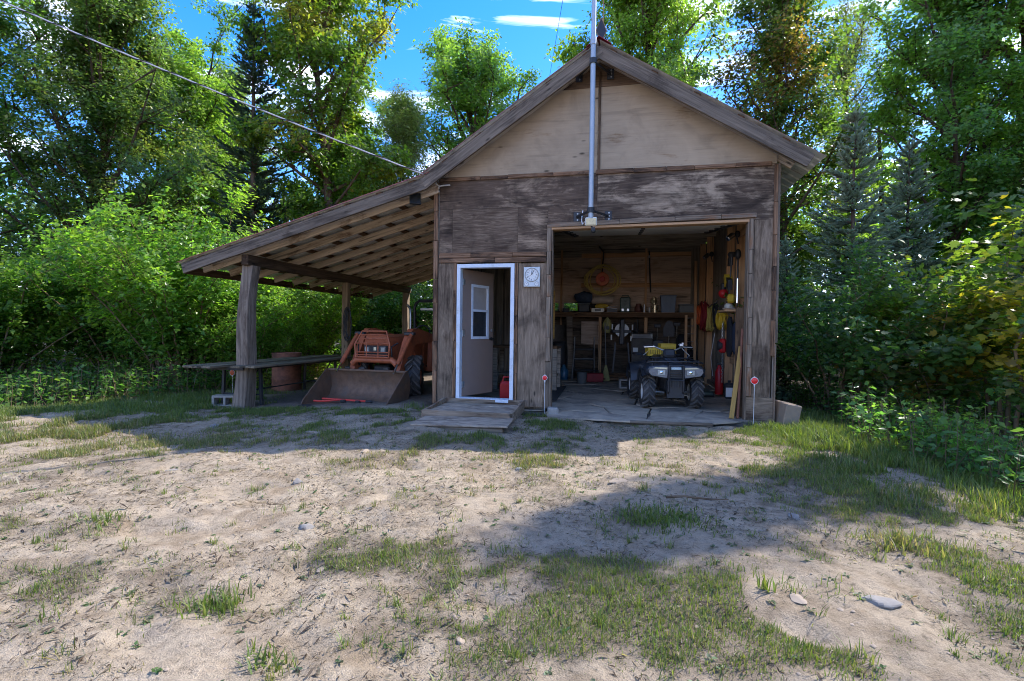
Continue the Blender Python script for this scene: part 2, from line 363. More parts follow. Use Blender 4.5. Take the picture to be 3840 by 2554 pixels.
class MB:
    def __init__(s): s.v = []; s.f = []
    def add(s, vs, fs):
        n = len(s.v); s.v.extend([tuple(v) for v in vs]); s.f.extend([tuple(i + n for i in f) for f in fs]); return s
    def box(s, c, d, rot=None, ch=0.0):
        """box with centre c and size d; ch = chamfer"""
        hx, hy, hz = d[0] / 2, d[1] / 2, d[2] / 2
        R = rot if rot is not None else Matrix.Identity(3)
        C = Vector(c)
        if ch <= 0 or ch * 2.2 > min(d):
            vs = [C + R @ Vector((x * hx, y * hy, z * hz)) for x in (-1, 1) for y in (-1, 1) for z in (-1, 1)]
            return s.add(vs, [(0, 1, 3, 2), (4, 6, 7, 5), (0, 4, 5, 1), (2, 3, 7, 6), (0, 2, 6, 4), (1, 5, 7, 3)])
        vs = []; idx = {}
        for x in (-1, 1):
            for y in (-1, 1):
                for z in (-1, 1):
                    for a in range(3):
                        p = [x * (hx - ch), y * (hy - ch), z * (hz - ch)]
                        p[a] = (x * hx, y * hy, z * hz)[a]
                        idx[(x, y, z, a)] = len(vs); vs.append(C + R @ Vector(p))
        fs = []
        for a in range(3):
            b_, c_ = (a + 1) % 3, (a + 2) % 3
            for sg in (-1, 1):
                q = []
                for u, w in ((-1, -1), (1, -1), (1, 1), (-1, 1)):
                    k = [0, 0, 0]; k[a] = sg; k[b_] = u; k[c_] = w; q.append(idx[(*k, a)])
                fs.append(tuple(q if sg > 0 else q[::-1]))
        for a in range(3):                       # edges along axis a
            b_, c_ = (a + 1) % 3, (a + 2) % 3
            for u in (-1, 1):
                for w in (-1, 1):
                    q = []
                    for e, ax in ((-1, b_), (1, b_), (1, c_), (-1, c_)):
                        k = [0, 0, 0]; k[a] = e; k[b_] = u; k[c_] = w; q.append(idx[(*k, ax)])
                    fs.append(tuple(q if u * w < 0 else q[::-1]))
        for x in (-1, 1):
            for y in (-1, 1):
                for z in (-1, 1):
                    q = [idx[(x, y, z, a)] for a in range(3)]
                    fs.append(tuple(q if x * y * z > 0 else q[::-1]))
        return s.add(vs, fs)
    def bar(s, p0, p1, w, h, up=(0, 0, 1), ch=0):
        p0, p1 = Vector(p0), Vector(p1); d = p1 - p0; L = d.length; x = d.normalized()
        u = Vector(up); y = u.cross(x)
        if y.length < 1e-4: y = Vector((0, 1, 0)).cross(x)
        y.normalize(); z = x.cross(y)
        R = Matrix((x, y, z)).transposed()
        return s.box((p0 + p1) / 2, (L, w, h), R, ch)
    def tube(s, pts, r, n=8, cap=True, closed=False):
        pts = [Vector(p) for p in pts]; m = len(pts)
        rs = r if isinstance(r, (list, tuple)) else [r] * m
        base = len(s.v); prev = None
        for i, p in enumerate(pts):
            if closed: t = pts[(i + 1) % m] - pts[i - 1]
            else: t = pts[min(i + 1, m - 1)] - pts[max(i - 1, 0)]
            t.normalize()
            if prev is None:
                a = Vector((0, 0, 1)) if abs(t.z) < .9 else Vector((1, 0, 0))
                u = a.cross(t).normalized()
            else:
                u = prev - t * prev.dot(t)
                u = u.normalized() if u.length > 1e-5 else prev
            prev = u; w = t.cross(u)
            for k in range(n):
                an = 2 * PI * k / n
                s.v.append(tuple(p + (u * math.cos(an) + w * math.sin(an)) * rs[i]))
        for i in range(m if closed else m - 1):
            j = (i + 1) % m
            for k in range(n):
                k2 = (k + 1) % n
                s.f.append((base + i * n + k, base + i * n + k2, base + j * n + k2, base + j * n + k))
        if cap and not closed:
            s.f.append(tuple(base + k for k in range(n))[::-1]); s.f.append(tuple(base + (m - 1) * n + k for k in range(n)))
        return s
    def lathe(s, prof, n=20, c=(0, 0, 0), axis='Z', cap=True):
        base = len(s.v); C = Vector(c)
        for (r, h) in prof:
            for k in range(n):
                a = 2 * PI * k / n; x, y = r * math.cos(a), r * math.sin(a)
                p = {'Z': (x, y, h), 'X': (h, x, y), 'Y': (y, h, x)}[axis]
                s.v.append(tuple(C + Vector(p)))
        for i in range(len(prof) - 1):
            for k in range(n):
                k2 = (k + 1) % n
                s.f.append((base + i * n + k, base + i * n + k2, base + (i + 1) * n + k2, base + (i + 1) * n + k))
        if cap:
            s.f.append(tuple(base + k for k in range(n))[::-1]); s.f.append(tuple(base + (len(prof) - 1) * n + k for k in range(n)))
        return s
    def prism(s, poly, plane, a, b):
        """extrude a 2D polygon: plane 'XZ' along y, 'YZ' along x, 'XY' along z"""
        n = len(poly)
        def P(q, t): return {'XZ': (q[0], t, q[1]), 'YZ': (t, q[0], q[1]), 'XY': (q[0], q[1], t)}[plane]
        vs = [P(q, a) for q in poly] + [P(q, b) for q in poly]
        fs = [tuple(range(n))[::-1], tuple(range(n, 2 * n))] + [(i, (i + 1) % n, n + (i + 1) % n, n + i) for i in range(n)]
        return s.add(vs, fs)
    def sphere(s, c, r, n=14, m=9, sc=(1, 1, 1)):
        prof = [(max(1e-4, r * math.sin(PI * i / m)), -r * math.cos(PI * i / m)) for i in range(m + 1)]
        k = len(s.v); s.lathe(prof, n, (0, 0, 0))
        for i in range(k, len(s.v)):
            x, y, z = s.v[i]; s.v[i] = (x * sc[0] + c[0], y * sc[1] + c[1], z * sc[2] + c[2])
        return s
    def build(s, name, mat, parent=None, smooth=False, angle=40):
        me = bpy.data.meshes.new(name); me.from_pydata(s.v, [], s.f)
        me.update()
        import bmesh
        bm = bmesh.new(); bm.from_mesh(me); bmesh.ops.recalc_face_normals(bm, faces=bm.faces); bm.to_mesh(me); bm.free()
        me.materials.append(MATS[mat])
        if smooth:
            me.polygons.foreach_set('use_smooth', np.ones(len(me.polygons), bool))
            try: me.set_sharp_from_angle(angle=math.radians(angle))
            except Exception: pass
        return link(name, me, parent)

def board(name, p0, p1, w, t, mat, parent, up=(0, 0, 1), ch=.004, wob=0.0):
    """a board whose local X runs along its length (so its grain does); w = width along 'up', t = thickness"""
    p0, p1 = Vector(p0), Vector(p1); d = p1 - p0; x = d.normalized()
    u = Vector(up); y = u.cross(x)
    if y.length < 1e-4: y = Vector((0, 1, 0)).cross(x)
    y.normalize(); z = x.cross(y)
    mb = MB().box((0, 0, 0), (d.length, t, w), None, min(ch, t * .3, w * .3))
    o = mb.build(name, mat, parent)
    M4 = Matrix((x, y, z)).transposed().to_4x4(); M4.translation = (p0 + p1) / 2
    o.matrix_local = M4
    return o
def panel(name, poly, y0, y1, mat, parent, vertical=False):
    """a sheet in the XZ plane with outline poly; grain along X, or along Z when vertical"""
    cx = sum(p[0] for p in poly) / len(poly); cz = sum(p[1] for p in poly) / len(poly)
    if vertical: loc = [(p[1] - cz, -(p[0] - cx)) for p in poly]
    else: loc = [(p[0] - cx, p[1] - cz) for p in poly]
    ym = (y0 + y1) / 2
    o = MB().prism(loc, 'XZ', y0 - ym, y1 - ym).build(name, mat, parent)
    if vertical: M4 = Matrix(((0, 0, -1), (0, 1, 0), (1, 0, 0))).to_4x4()
    else: M4 = Matrix.Identity(4)
    M4.translation = (cx, ym, cz); o.matrix_local = M4
    return o
def rect(x0, x1, z0, z1): return [(x0, z0), (x1, z0), (x1, z1), (x0, z1)]

# value noise (numpy)
_P = np.random.default_rng(3).random((256, 256))
def vnoise(x, y):
    xi = np.floor(x).astype(int); yi = np.floor(y).astype(int); fx = x - xi; fy = y - yi
    fx = fx * fx * (3 - 2 * fx); fy = fy * fy * (3 - 2 * fy)
    a = _P[xi % 256, yi % 256]; b = _P[(xi + 1) % 256, yi % 256]; c = _P[xi % 256, (yi + 1) % 256]; d = _P[(xi + 1) % 256, (yi + 1) % 256]
    return (a * (1 - fx) + b * fx) * (1 - fy) + (c * (1 - fx) + d * fx) * fy
def fbm(x, y, o=4):
    s = 0; a = .5; t = 0
    for i in range(o):
        s = s + a * vnoise(x + 17.3 * i, y + 9.1 * i); t += a; a *= .5; x = x * 2.03; y = y * 2.03
    return s / t
def sstep(a, b, x):
    t = np.clip((x - a) / (b - a), 0, 1); return t * t * (3 - 2 * t)

# ------------------------------------------------------------------ ground
def gz(x, y):
    x = np.asarray(x, float); y = np.asarray(y, float)
    z = -.15 * sstep(-.1, -3.6, x)
    z = z - .55 * sstep(5.4, 9.5, x) * sstep(3.5, -1.5, y) - .18 * sstep(5.0, 7.0, x)
    z = z - .25 * sstep(-5.5, -10, x)
    inside = sstep(-.35, -.12, x) * sstep(5.3, 5.0, x) * sstep(-.5, -.1, y) * sstep(6.6, 6.2, y)
    flat = np.maximum(sstep(-.9, -.1, y) * sstep(-5, -4, x) * sstep(6, 5.2, x), 0)
    und = (fbm(x * .45 + 3, y * .45, 3) - .5) * .14
    z = z + und * (1 - .85 * flat) * sstep(-7.5, -5, y)
    # worn wheel ruts in the drive, running to the garage
    for rx in (2.55, 4.0):
        xx = x - (rx - .12 * (y + 3))
        z = z - .02 * np.exp(-(xx / .2) ** 2) * sstep(-.4, -1.2, y)
    z = z - .06 * inside
    return z
def gfull(x, y):
    d, _ = grass_density(x, y)
    return gz(x, y) + relief(x, y, d)
def relief(x, y, d):
    near = sstep(-9, -5, x) * sstep(10, 6.5, x) * sstep(2, .4, y)
    clod = (fbm(x * 5, y * 5, 3) - .5) * .034 + (fbm(x * 14, y * 14, 2) - .5) * .022
    ft = np.clip(fbm(x * 3.1 + 40, y * 3.4, 2) - .57, 0, 1) * -.14
    return (clod + ft) * near * (1 - .5 * np.clip(d, 0, 1))
# patches where grass grows: x, y, rx, ry, density, dryness (0 lush green .. 1 straw)
PATCH = [(2.54, -5.53, .42, .26, 1.0, .25), (2.28, -5.3, .3, .2, .7, .3), (2.8, -5.0, .45, .2, .6, .35), (3.27, -5.07, .5, .25, .75, .3),
         (3.5, -5.3, .5, .25, .6, .3), (1.59, -5.05, .35, .16, .75, .35), (1.45, -5.22, .25, .12, .6, .35), (1.9, -5.0, .3, .14, .5, .4),
         (1.1, -5.65, .16, .12, .9, .2), (3.11, -4.18, .24, .17, 1., .1), (2.17, -3.16, .3, .35, .4, .5), (1.6, -3.4, .4, .3, .45, .9),
         (1.5, -2.75, 1.6, .35, .42, .6), (-.2, -2.75, 1.4, .25, .3, .6), (-4.2, -2.5, 1.7, .9, 1., .55), (-3.0, -2.7, 1.2, .55, .9, .6), (-3.0, -3.6, .9, .5, .7, .6), (-1.75, -3.3, .8, .3, .8, .55),
         (-2.7, -.6, 1.2, .5, 1.1, .12), (-4.8, .2, 1.7, 1.5, 1., .15), (-.3, -1.0, 1.0, .45, 1.2, .1), (.3, -2.0, 1.0, .4, 1.1, .15), (1.85, -.8, .45, .5, 1.4, .08),
         (1.9, -1.7, .8, .5, .9, .15), (4.5, -.75, .7, .3, 1., .1), (5.3, -1.0, 1.0, .8, 1.2, .15), (5.3, -2.2, .8, .9, 1., .3), (4.5, -2.6, .6, .5, .7, .4),
         (4.9, -3.5, .7, .6, .9, .45), (5.8, -3.0, .9, .9, 1., .35), (4.6, -4.5, .35, .35, .7, .3), (4.5, -5.0, .35, .4, .8, .25), (3.68, -4.6, .22, .18, .7, .2),
         (.9, -4.95, .25, .2, .4, .3), (3.6, -5.45, .5, .25, .7, .3), (4.4, -5.3, .35, .3, .8, .2), (-.75, -4.4, .5, .2, .4, .4), (-2.0, -4.2, .5, .3, .5, .5),
         (.75, -3.35, .4, .2, .5, .7), (.25, -4.1, .3, .2, .4, .5), (-6.5, -1.5, 1.5, 2.5, 1., .2), (5.6, .6, .5, 1.5, 1., .1), (-1.4, -1.3, .8, .5, .8, .15), (3.6, -.75, .6, .12, .5, .1),
         (-.9, -5.2, .5, .2, .35, .4), (.1, -5.7, .4, .25, .4, .35), (3.0, -3.5, .5, .4, .25, .4)]
def grass_density(x, y):
    x = np.asarray(x, float); y = np.asarray(y, float)
    d = np.zeros_like(x); dry = np.zeros_like(x) + .05 * .62; wsum = np.zeros_like(x) + .05
    for px, py, rx, ry, a, dr in PATCH:
        g = a * np.exp(-(((x - px) / rx) ** 2 + ((y - py) / ry) ** 2) * .9)
        d = d + g; dry = dry + g * dr; wsum = wsum + g
    n = fbm(x * 2.2, y * 2.2, 3); n2 = fbm(x * 7 + 5, y * 7, 2)
    d = d * (.12 + 1.45 * sstep(.4, .62, n)) * (.55 + .75 * sstep(.36, .6, n2)) + .34 * sstep(.42, .7, n) * sstep(.38, .66, n2) * sstep(-.2, -1.2, y)
    return np.clip(d, 0, 1.4), dry / wsum

def build_ground():
    def axis(lo, hi, fine_lo, fine_hi, st):
        a = list(np.arange(fine_lo, fine_hi, st)); s = st; p = fine_hi
        while p < hi: a.append(p); s *= 1.22; p += s
        a.append(hi); s = st; p = fine_lo; b = []
        while p > lo: s *= 1.22; p -= s; b.append(max(p, lo))
        return np.array(b[::-1] + a)
    X = axis(-220, 220, -5.2, 6.2, .03); Y = axis(-160, 260, -6.5, .4, .028)
    gx, gy = np.meshgrid(X, Y)
    x, y = gx.ravel(), gy.ravel()
    z = gz(x, y)
    d, dry = grass_density(x, y)
    z = z + relief(x, y, d)
    sand = np.array([.395, .32, .228]); org = np.array([.15, .118, .085]); duff = np.array([.075, .058, .04])
    t = np.clip(d * .9, 0, .85)[:, None]
    n = fbm(x * 1.3 + 9, y * 1.3, 4)[:, None]
    base = sand * (.82 + .34 * n)
    dark = (sstep(.5, .72, fbm(x * 6 + 2, y * 6 + 7, 4)) * .45 + sstep(.52, .7, fbm(x * 19 + 2, y * 19 + 7, 2)) * .3)[:, None]
    base = base * (1 - dark) + np.array([.22, .16, .1]) * dark
    col = base * (1 - t) + org * t
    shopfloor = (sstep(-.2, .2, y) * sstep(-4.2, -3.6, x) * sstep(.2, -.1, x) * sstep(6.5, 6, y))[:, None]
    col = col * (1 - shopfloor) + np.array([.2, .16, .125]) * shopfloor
    woods = np.maximum(np.maximum(sstep(6.0, 7.0, x), sstep(-6.2, -8.0, x + .35 * np.clip(y, -3, 3))), sstep(6.5, 8.5, y))[:, None]
    col = col * (1 - woods) + duff * woods
    nx, ny = len(X), len(Y)
    i = np.arange(nx * ny).reshape(ny, nx)
    F = np.stack([i[:-1, :-1], i[:-1, 1:], i[1:, 1:], i[1:, :-1]], -1).reshape(-1, 4)
    V = np.stack([x, y, z], 1)
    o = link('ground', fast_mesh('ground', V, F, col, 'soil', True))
    return tag(o, 'sandy yard with worn patchy grass', None, None, 'structure')
build_ground()

# ------------------------------------------------------------------ the shed with its lean-to
W = 4.86; DEP = 6.1
shed = thing('workshop_shed', 'weathered plywood workshop with open garage bay, tin roof and lean-to', 'shed')
RIDGE = (2.45, 5.19); EAVE_R = (5.22, 3.49); BREAK = (-.12, 3.49); EAVE_L = (-4.42, 2.275)
Y0, Y1 = -.36, 6.45
def zline(a, b, x): return a[1] + (b[1] - a[1]) * (x - a[0]) / (b[0] - a[0])
def zroof(x): return zline(RIDGE, EAVE_R, x) if x > RIDGE[0] else (zline(BREAK, RIDGE, x) if x > BREAK[0] else zline(EAVE_L, BREAK, x))

# front cladding, each sheet a panel
def gable(x): return zroof(x) - .1
T = .012
zg, zt = 3.51, 4.735
def xs_at(z):   # gable edges at height z
    xl = BREAK[0] + (z + .1 - BREAK[1]) * (RIDGE[0] - BREAK[0]) / (RIDGE[1] - BREAK[1])
    xr = RIDGE[0] + (z + .1 - RIDGE[1]) * (EAVE_R[0] - RIDGE[0]) / (EAVE_R[1] - RIDGE[1])
    return xl, xr
xl0, xr0 = xs_at(zg); xl1, xr1 = xs_at(zt)
panel('panel', [(max(xl0, .02), zg), (2.435, zg), (2.435, zt), (xl1, zt)], 0, T, 'ply_beige', shed)
panel('panel', [(2.44, zg), (min(xr0, W - .02), zg), (min(xr0, W - .02), gable(min(xr0, W - .02))), (xr1, zt), (2.44, zt)], .001, T, 'ply_beige', shed)
panel('panel', [(xl1, zt + .004), (xr1, zt + .004), (2.45, gable(2.45))], 0, T, 'ply_dark_top', shed)
panel('panel', rect(.03, 2.44, 3.06, zg - .003), 0, T, 'ply_brown', shed)
panel('panel', rect(2.445, W - .04, 2.74, zg - .003), .001, T, 'ply_scuffed', shed)
panel('panel', rect(.03, .24, 2.31, 3.057), .001, T, 'ply_brown', shed)
panel('panel', rect(.243, 1.27, 2.31, 3.057), -.001, T, 'ply_ribbed', shed)
panel('panel', rect(1.273, 1.725, 2.31, 3.057), .001, T, 'ply_brown', shed)
panel('panel', rect(1.728, 2.44, 2.74, 3.057), 0, T, 'ply_brown', shed)
panel('panel', rect(.02, .275, .05, 2.23), 0, T, 'ply_grey', shed, True)
panel('panel', rect(1.292, 1.715, .06, 2.21), .0, T, 'ply_grey', shed, True)
panel('panel', rect(4.575, 4.81, .335, 2.755), 0, T, 'ply_grey', shed, True)
panel('panel', rect(4.51, 4.852, -.06, .33), -.006, T, 'ply_grey', shed, False)
panel('panel', rect(4.49, 4.572, .335, 2.755), .002, T, 'ply_grey', shed, True)
# trim boards and battens: split strips like bark-edged lath
def strips(pa, pb, w, t, mat, n, name='batten', up=(0, 0, 1)):
    pa, pb = Vector(pa), Vector(pb)
    cuts = sorted([0, 1] + [(i + random.uniform(-.22, .22)) / n for i in range(1, n)])
    for i in range(len(cuts) - 1):
        a = pa.lerp(pb, cuts[i] + .0008); b = pa.lerp(pb, cuts[i + 1] - .0008)
        j = random.uniform(-.004, .004)
        o = board(name, a, b, w * random.uniform(.88, 1.06), t * random.uniform(.85, 1.15), mat, shed, up)
        o.location += Vector((j if abs(up[2]) < .5 else 0, 0, j if abs(up[2]) > .5 else 0))
strips((-.02, -.016, 3.49), (-.02, -.016, .05), .075, .032, 'trim_old', 7, 'corner_trim', (1, 0, 0))
strips((.02, -.012, 3.515), (2.36, -.012, 3.515), .06, .024, 'trim_old', 4, 'trim_board')
strips((2.42, -.012, 3.515), (4.77, -.012, 3.505), .06, .024, 'trim_old', 5, 'trim_board')
strips((.03, -.012, 2.35), (1.71, -.012, 2.345), .075, .024, 'trim_old', 3, 'trim_board')
strips((.03, -.01, 2.272), (1.71, -.01, 2.268), .075, .02, 'trim_old', 2, 'trim_board')
strips((.298, -.011, 2.23), (.29, -.011, .1), .05, .022, 'trim_old', 5, 'batten', (1, 0, 0))
strips((1.262, -.011, 2.225), (1.262, -.011, .08), .048, .022, 'trim_old', 5, 'batten', (1, 0, 0))
strips((1.755, -.016, 2.76), (1.755, -.016, .75), .07, .032, 'trim_grey', 6, 'jamb_trim', (1, 0, 0))
board('jamb_trim', (1.762, -.01, .745), (1.762, -.01, .05), .085, .02, 'barge', shed, (1, 0, 0))
board('jamb_board', (1.797, .07, 2.72), (1.8, .07, .02), .012, .16, 'trim_grey', shed, (1, 0, 0))
strips((1.715, -.02, 2.765), (4.59, -.02, 2.815), .07, .04, 'trim_grey', 5, 'header_trim')
board('header_board', (1.76, .05, 2.716), (4.52, .05, 2.745), .035, .15, 'stud', shed)
strips((4.528, -.018, 2.77), (4.535, -.018, .34), .06, .036, 'trim_grey', 7, 'jamb_trim', (1, 0, 0))
board('jamb_board', (4.493, .05, 2.73), (4.497, .05, -.02), .014, .16, 'trim_grey', shed, (1, 0, 0))
strips((4.832, -.016, 3.5), (4.832, -.016, .9), .052, .032, 'trim_old', 6, 'corner_trim', (1, 0, 0))
board('corner_trim', (4.865, -.012, 3.5), (4.87, -.012, 1.08), .03, .05, 'barge', shed, (1, 0, 0))
board('corner_trim', (4.862, -.01, 1.06), (4.862, -.01, -.02), .02, .05, 'trim_grey', shed, (1, 0, 0))
board('batten', (2.46, -.012, 4.95), (2.46, -.012, 3.54), .03, .022, 'beam_dark', shed, (1, 0, 0))
# framing behind the front cladding (seen through the openings)
for x0, x1, z0, z1 in ((.04, .3, .02, 2.24), (1.275, 1.72, .02, 2.24), (4.51, 4.85, -.04, 2.74), (.04, 1.72, 2.26, 3.5), (1.74, 4.85, 2.78, 3.5)):
    panel('inner_lining', rect(x0, x1, z0, z1), .1, .112, 'inner_board', shed, True)
for x in (.06, .27, 1.3, 1.7, 4.56, 4.8):
    board('stud', (x, .06, .02), (x, .06, 3.45), .038, .075, 'inner_board', shed, (1, 0, 0))
# side walls of vertical boards
for side, x in (('left', .012), ('right', 4.846)):
    n = 30; w = DEP / n
    for i in range(n):
        y = .02 + (i + .5) * w
        board('wall_board', (x + .004 * (i % 2), y, 0.0), (x + .004 * (i % 2), y, 3.44), w * 1.02, .02, 'inner_board', shed, (0, 1, 0), .002)
for y in (1.72, 2.55, 4.86, 5.95):
    board('stud', (4.765, y, .02), (4.765, y, 3.42), .14, .042, 'stud', shed, (1, 0, 0))
for y in (.6, 1.4, 2.2, 3.0, 3.8, 4.6, 5.4):
    board('stud', (.095, y, .02), (.095, y, 3.42), .14, .042, 'inner_board', shed, (1, 0, 0))
board('girt', (4.79, .3, .1), (4.79, 6.0, .1), .1, .09, 'inner_board', shed)
board('girt', (4.79, 1.75, .72), (4.79, 2.5, .72), .13, .04, 'stud', shed)
board('girt', (4.74, 1.08, 2.86), (4.74, 1.68, 2.86), .1, .04, 'stud', shed)
# back wall with two small panes
def bwall(x0, x1, z0, z1, mat='inner_ply', v=False): panel('back_panel', rect(x0, x1, z0, z1), 6.08 + .0015 * (int(x0 * 10) % 2), 6.1, mat, shed, v)
for a, b in ((.02, 1.003), (1.0, 2.303), (2.3, 3.403), (3.4, 4.503)):
    if b <= 1.01: bwall(a, b, 0, 3.46)
    else:
        bwall(a, b, 2.417, 3.162); bwall(a, b, 3.162, 3.46, 'inner_board')
        bwall(a, b, 1.968, 2.417)
        bwall(a, b, 0, 1.742, 'inner_ply_shaded')
bwall(1.165, 1.285, 1.742, 1.968); bwall(1.675, 4.5, 1.742, 1.968); bwall(4.5, 4.85, 0, 3.46, 'inner_board', True)
panel('back_panel', [(.02, 3.46), (4.84, 3.46), (4.84, gable(4.84)), (2.45, gable(2.45)), (.02, gable(.02))], 6.08, 6.1, 'inner_ply', shed)
m_g, nt_g, b_g, o_g = _mat('pane_glass')
b_g.inputs['Transmission Weight'].default_value = 1.; b_g.inputs['Roughness'].default_value = .02; b_g.inputs['Base Color'].default_value = (.85, .93, .88, 1); b_g.inputs['IOR'].default_value = 1.1
for x0, x1 in ((1.005, 1.165), (1.285, 1.675)):
    w = MB()
    for q in (rect(x0, x1, 1.742, 1.757), rect(x0, x1, 1.953, 1.968), rect(x0, x0 + .018, 1.757, 1.953), rect(x1 - .018, x1, 1.757, 1.953)): w.prism(q, 'XZ', 6.07, 6.105)
    f = w.build('back_window', 'inner_board', shed)
    MB().prism(rect(x0 + .018, x1 - .018, 1.757, 1.953), 'XZ', 6.085, 6.089).build('pane', 'pane_glass', f)
for z in (2.42, 3.2): board('girt', (1.75, 6.05, z), (4.5, 6.05, z), .11, .05, 'stud', shed)
for x in (1.23, 2.28, 3.4): board('stud', (x, 6.04, .02), (x, 6.04, 3.42), .05, .07, 'stud', shed, (1, 0, 0))
board('stud', (.55, 6.04, .02), (.55, 6.04, 3.42), .05, .07, 'inner_board', shed, (1, 0, 0))
# loft floor over the shop
for i in range(9):
    y = .2 + i * .72
    board('joist', (.03, y, 3.42), (4.83, y, 3.42), .14, .045, 'inner_board', shed)
for i in range(16):
    x = .03 + i * .3
    board('ceiling_board', (x + .15, .13, 3.5), (x + .15, 6.07, 3.5), .294, .016, 'inner_board', shed, (1, 0, 0))

# roof: purlins, ribbed sheets, barge boards, ridge cap
def rib_sheet(name, top, low, y0, y1, parent, nr=4):
    top = Vector((top[0], 0, top[1])); low = Vector((low[0], 0, low[1])); d = low - top; L = d.length; x = d.normalized()
    yv = Vector((0, 1, 0)) if x.x > 0 else Vector((0, -1, 0)); z = x.cross(yv)
    wd = y1 - y0; pr = []
    for k in range(nr):
        a = k * wd / nr; s = wd / nr
        pr += [(a, 0), (a + s * .6, 0), (a + s * .68, .018), (a + s * .88, .018), (a + s * .96, 0)]
    pr.append((wd, 0))
    n = len(pr); V = []; F = []; mi = []
    for t in (0., .0018):
        for xx in (0, L):
            for (yy, zz) in pr: V.append((xx, yy - wd / 2, zz + t))
    for i in range(n - 1):
        F.append((i, n + i, n + i + 1, i + 1)); mi.append(1)
        F.append((2 * n + i, 2 * n + i + 1, 3 * n + i + 1, 3 * n + i)); mi.append(0)
        F.append((n + i, 3 * n + i, 3 * n + i + 1, n + i + 1)); mi.append(0)
        F.append((i, i + 1, 2 * n + i + 1, 2 * n + i)); mi.append(0)
    F.append((0, 2 * n, 3 * n, n)); F.append((n - 1, 2 * n - 1, 4 * n - 1, 3 * n - 1)); mi += [0, 0]
    me = bpy.data.meshes.new(name); me.from_pydata(V, [], F); me.update()
    me.materials.append(MATS['metal_roof_red']); me.materials.append(MATS['metal_galv_dull'])
    me.polygons.foreach_set('material_index', mi)
    o = link(name, me, parent)
    M4 = Matrix((x, yv, z)).transposed().to_4x4(); M4.translation = top + Vector((0, (y0 + y1) / 2, 0)); o.matrix_local = M4
    return o
NS = 8
for k in range(NS):
    a = Y0 + (Y1 - Y0) * k / NS; b = Y0 + (Y1 - Y0) * (k + 1) / NS + .03
    dz = .0022 * (k % 2)
    rib_sheet('roof_sheet', (RIDGE[0] + .01, RIDGE[1] + .03 + dz), (EAVE_R[0] + .1, zline(RIDGE, EAVE_R, EAVE_R[0] + .1) + .03 + dz), a, b, shed)
    rib_sheet('roof_sheet', (RIDGE[0] - .01, RIDGE[1] + .03 + dz), (BREAK[0] - .02, BREAK[1] + .03 + dz), a, b, shed)
    rib_sheet('roof_sheet', (BREAK[0] + .1, zline(EAVE_L, BREAK, BREAK[0] + .1) + .012 + dz), (EAVE_L[0] - .08, zline(EAVE_L, BREAK, EAVE_L[0] - .08) + .012 + dz), a, b, shed)
cap = MB()
for sx, e in ((1, EAVE_R), (-1, BREAK)):
    x1 = RIDGE[0] + sx * .17; z1 = zline(RIDGE, e, x1) + .056
    cap.add([(RIDGE[0], Y0 - .02, RIDGE[1] + .075), (x1, Y0 - .02, z1), (x1, Y1 + .02, z1), (RIDGE[0], Y1 + .02, RIDGE[1] + .075),
             (RIDGE[0], Y0 - .02, RIDGE[1] + .069), (x1, Y0 - .02, z1 - .006), (x1, Y1 + .02, z1 - .006), (RIDGE[0], Y1 + .02, RIDGE[1] + .069)],
            [(0, 1, 2, 3), (7, 6, 5, 4), (0, 4, 5, 1), (1, 5, 6, 2), (2, 6, 7, 3)])
cap.build('ridge_cap', 'metal_roof_red', shed)
for a, b, n in ((RIDGE, EAVE_R, 5), (RIDGE, BREAK, 5), (BREAK, EAVE_L, 8)):
    off = .002 if a is not BREAK else -.014
    for i in range(n):
        t = (i + .35) / n
        x = a[0] + (b[0] - a[0]) * t; z = a[1] + (b[1] - a[1]) * t + off
        sl = Vector((b[0] - a[0], 0, b[1] - a[1])).normalized()
        board('purlin', (x, Y0 + .05, z), (x, Y1 - .05, z), .1, .032, 'purlin', shed, tuple(sl))
def slope_board(name, a, b, y, w, t, mat, drop, ext0=0, ext1=0):
    A = Vector((a[0], y, a[1])); B = Vector((b[0], y, b[1])); d = (B - A).normalized(); A -= d * ext0; B += d * ext1
    nrm = Vector((0, 1, 0)).cross(d); nrm = nrm if nrm.z > 0 else -nrm
    return board(name, A - nrm * (drop + w / 2), B - nrm * (drop + w / 2), w, t, mat, shed, tuple(nrm))
slope_board('barge_board', (RIDGE[0] + .028, RIDGE[1] - .012), EAVE_R, -.32, .17, .04, 'barge', .018, 0, -.02)
slope_board('barge_board', (RIDGE[0] - .028, RIDGE[1] - .012), BREAK, -.322, .17, .04, 'barge', .018, 0, .06)
slope_board('barge_board', (BREAK[0] + .02, zroof(BREAK[0]) + .0), EAVE_L, -.318, .165, .04, 'barge', .03, 0, 0)
for y in np.arange(.06, 6.3, .62):
    slope_board('rafter', (-.02, zline(EAVE_L, BREAK, -.02)), EAVE_L, float(y), .125, .045, 'rafter', .03, 0, -.06)
slope_board('rafter', (-.02, zline(EAVE_L, BREAK, -.02)), EAVE_L, -.04, .18, .045, 'rafter', .034, 0, -.35)
for y in np.arange(.06, 6.3, .62):
    slope_board('rafter', (RIDGE[0] + .03, RIDGE[1]), (EAVE_R[0] - .12, zline(RIDGE, EAVE_R, EAVE_R[0] - .12)), float(y), .12, .045, 'rafter', .022)
    slope_board('rafter', (RIDGE[0] - .03, RIDGE[1]), BREAK, float(y), .12, .045, 'rafter', .022)
board('fascia_board', (EAVE_L[0] + .03, Y0 + .07, EAVE_L[1] - .12), (EAVE_L[0] + .03, Y1 - .1, EAVE_L[1] - .12), .13, .03, 'beam_dark', shed)
board('beam', (-3.25, -.26, 2.31), (-3.22, 6.3, 2.33), .175, .13, 'beam_dark', shed, (0, 0, 1), .012)
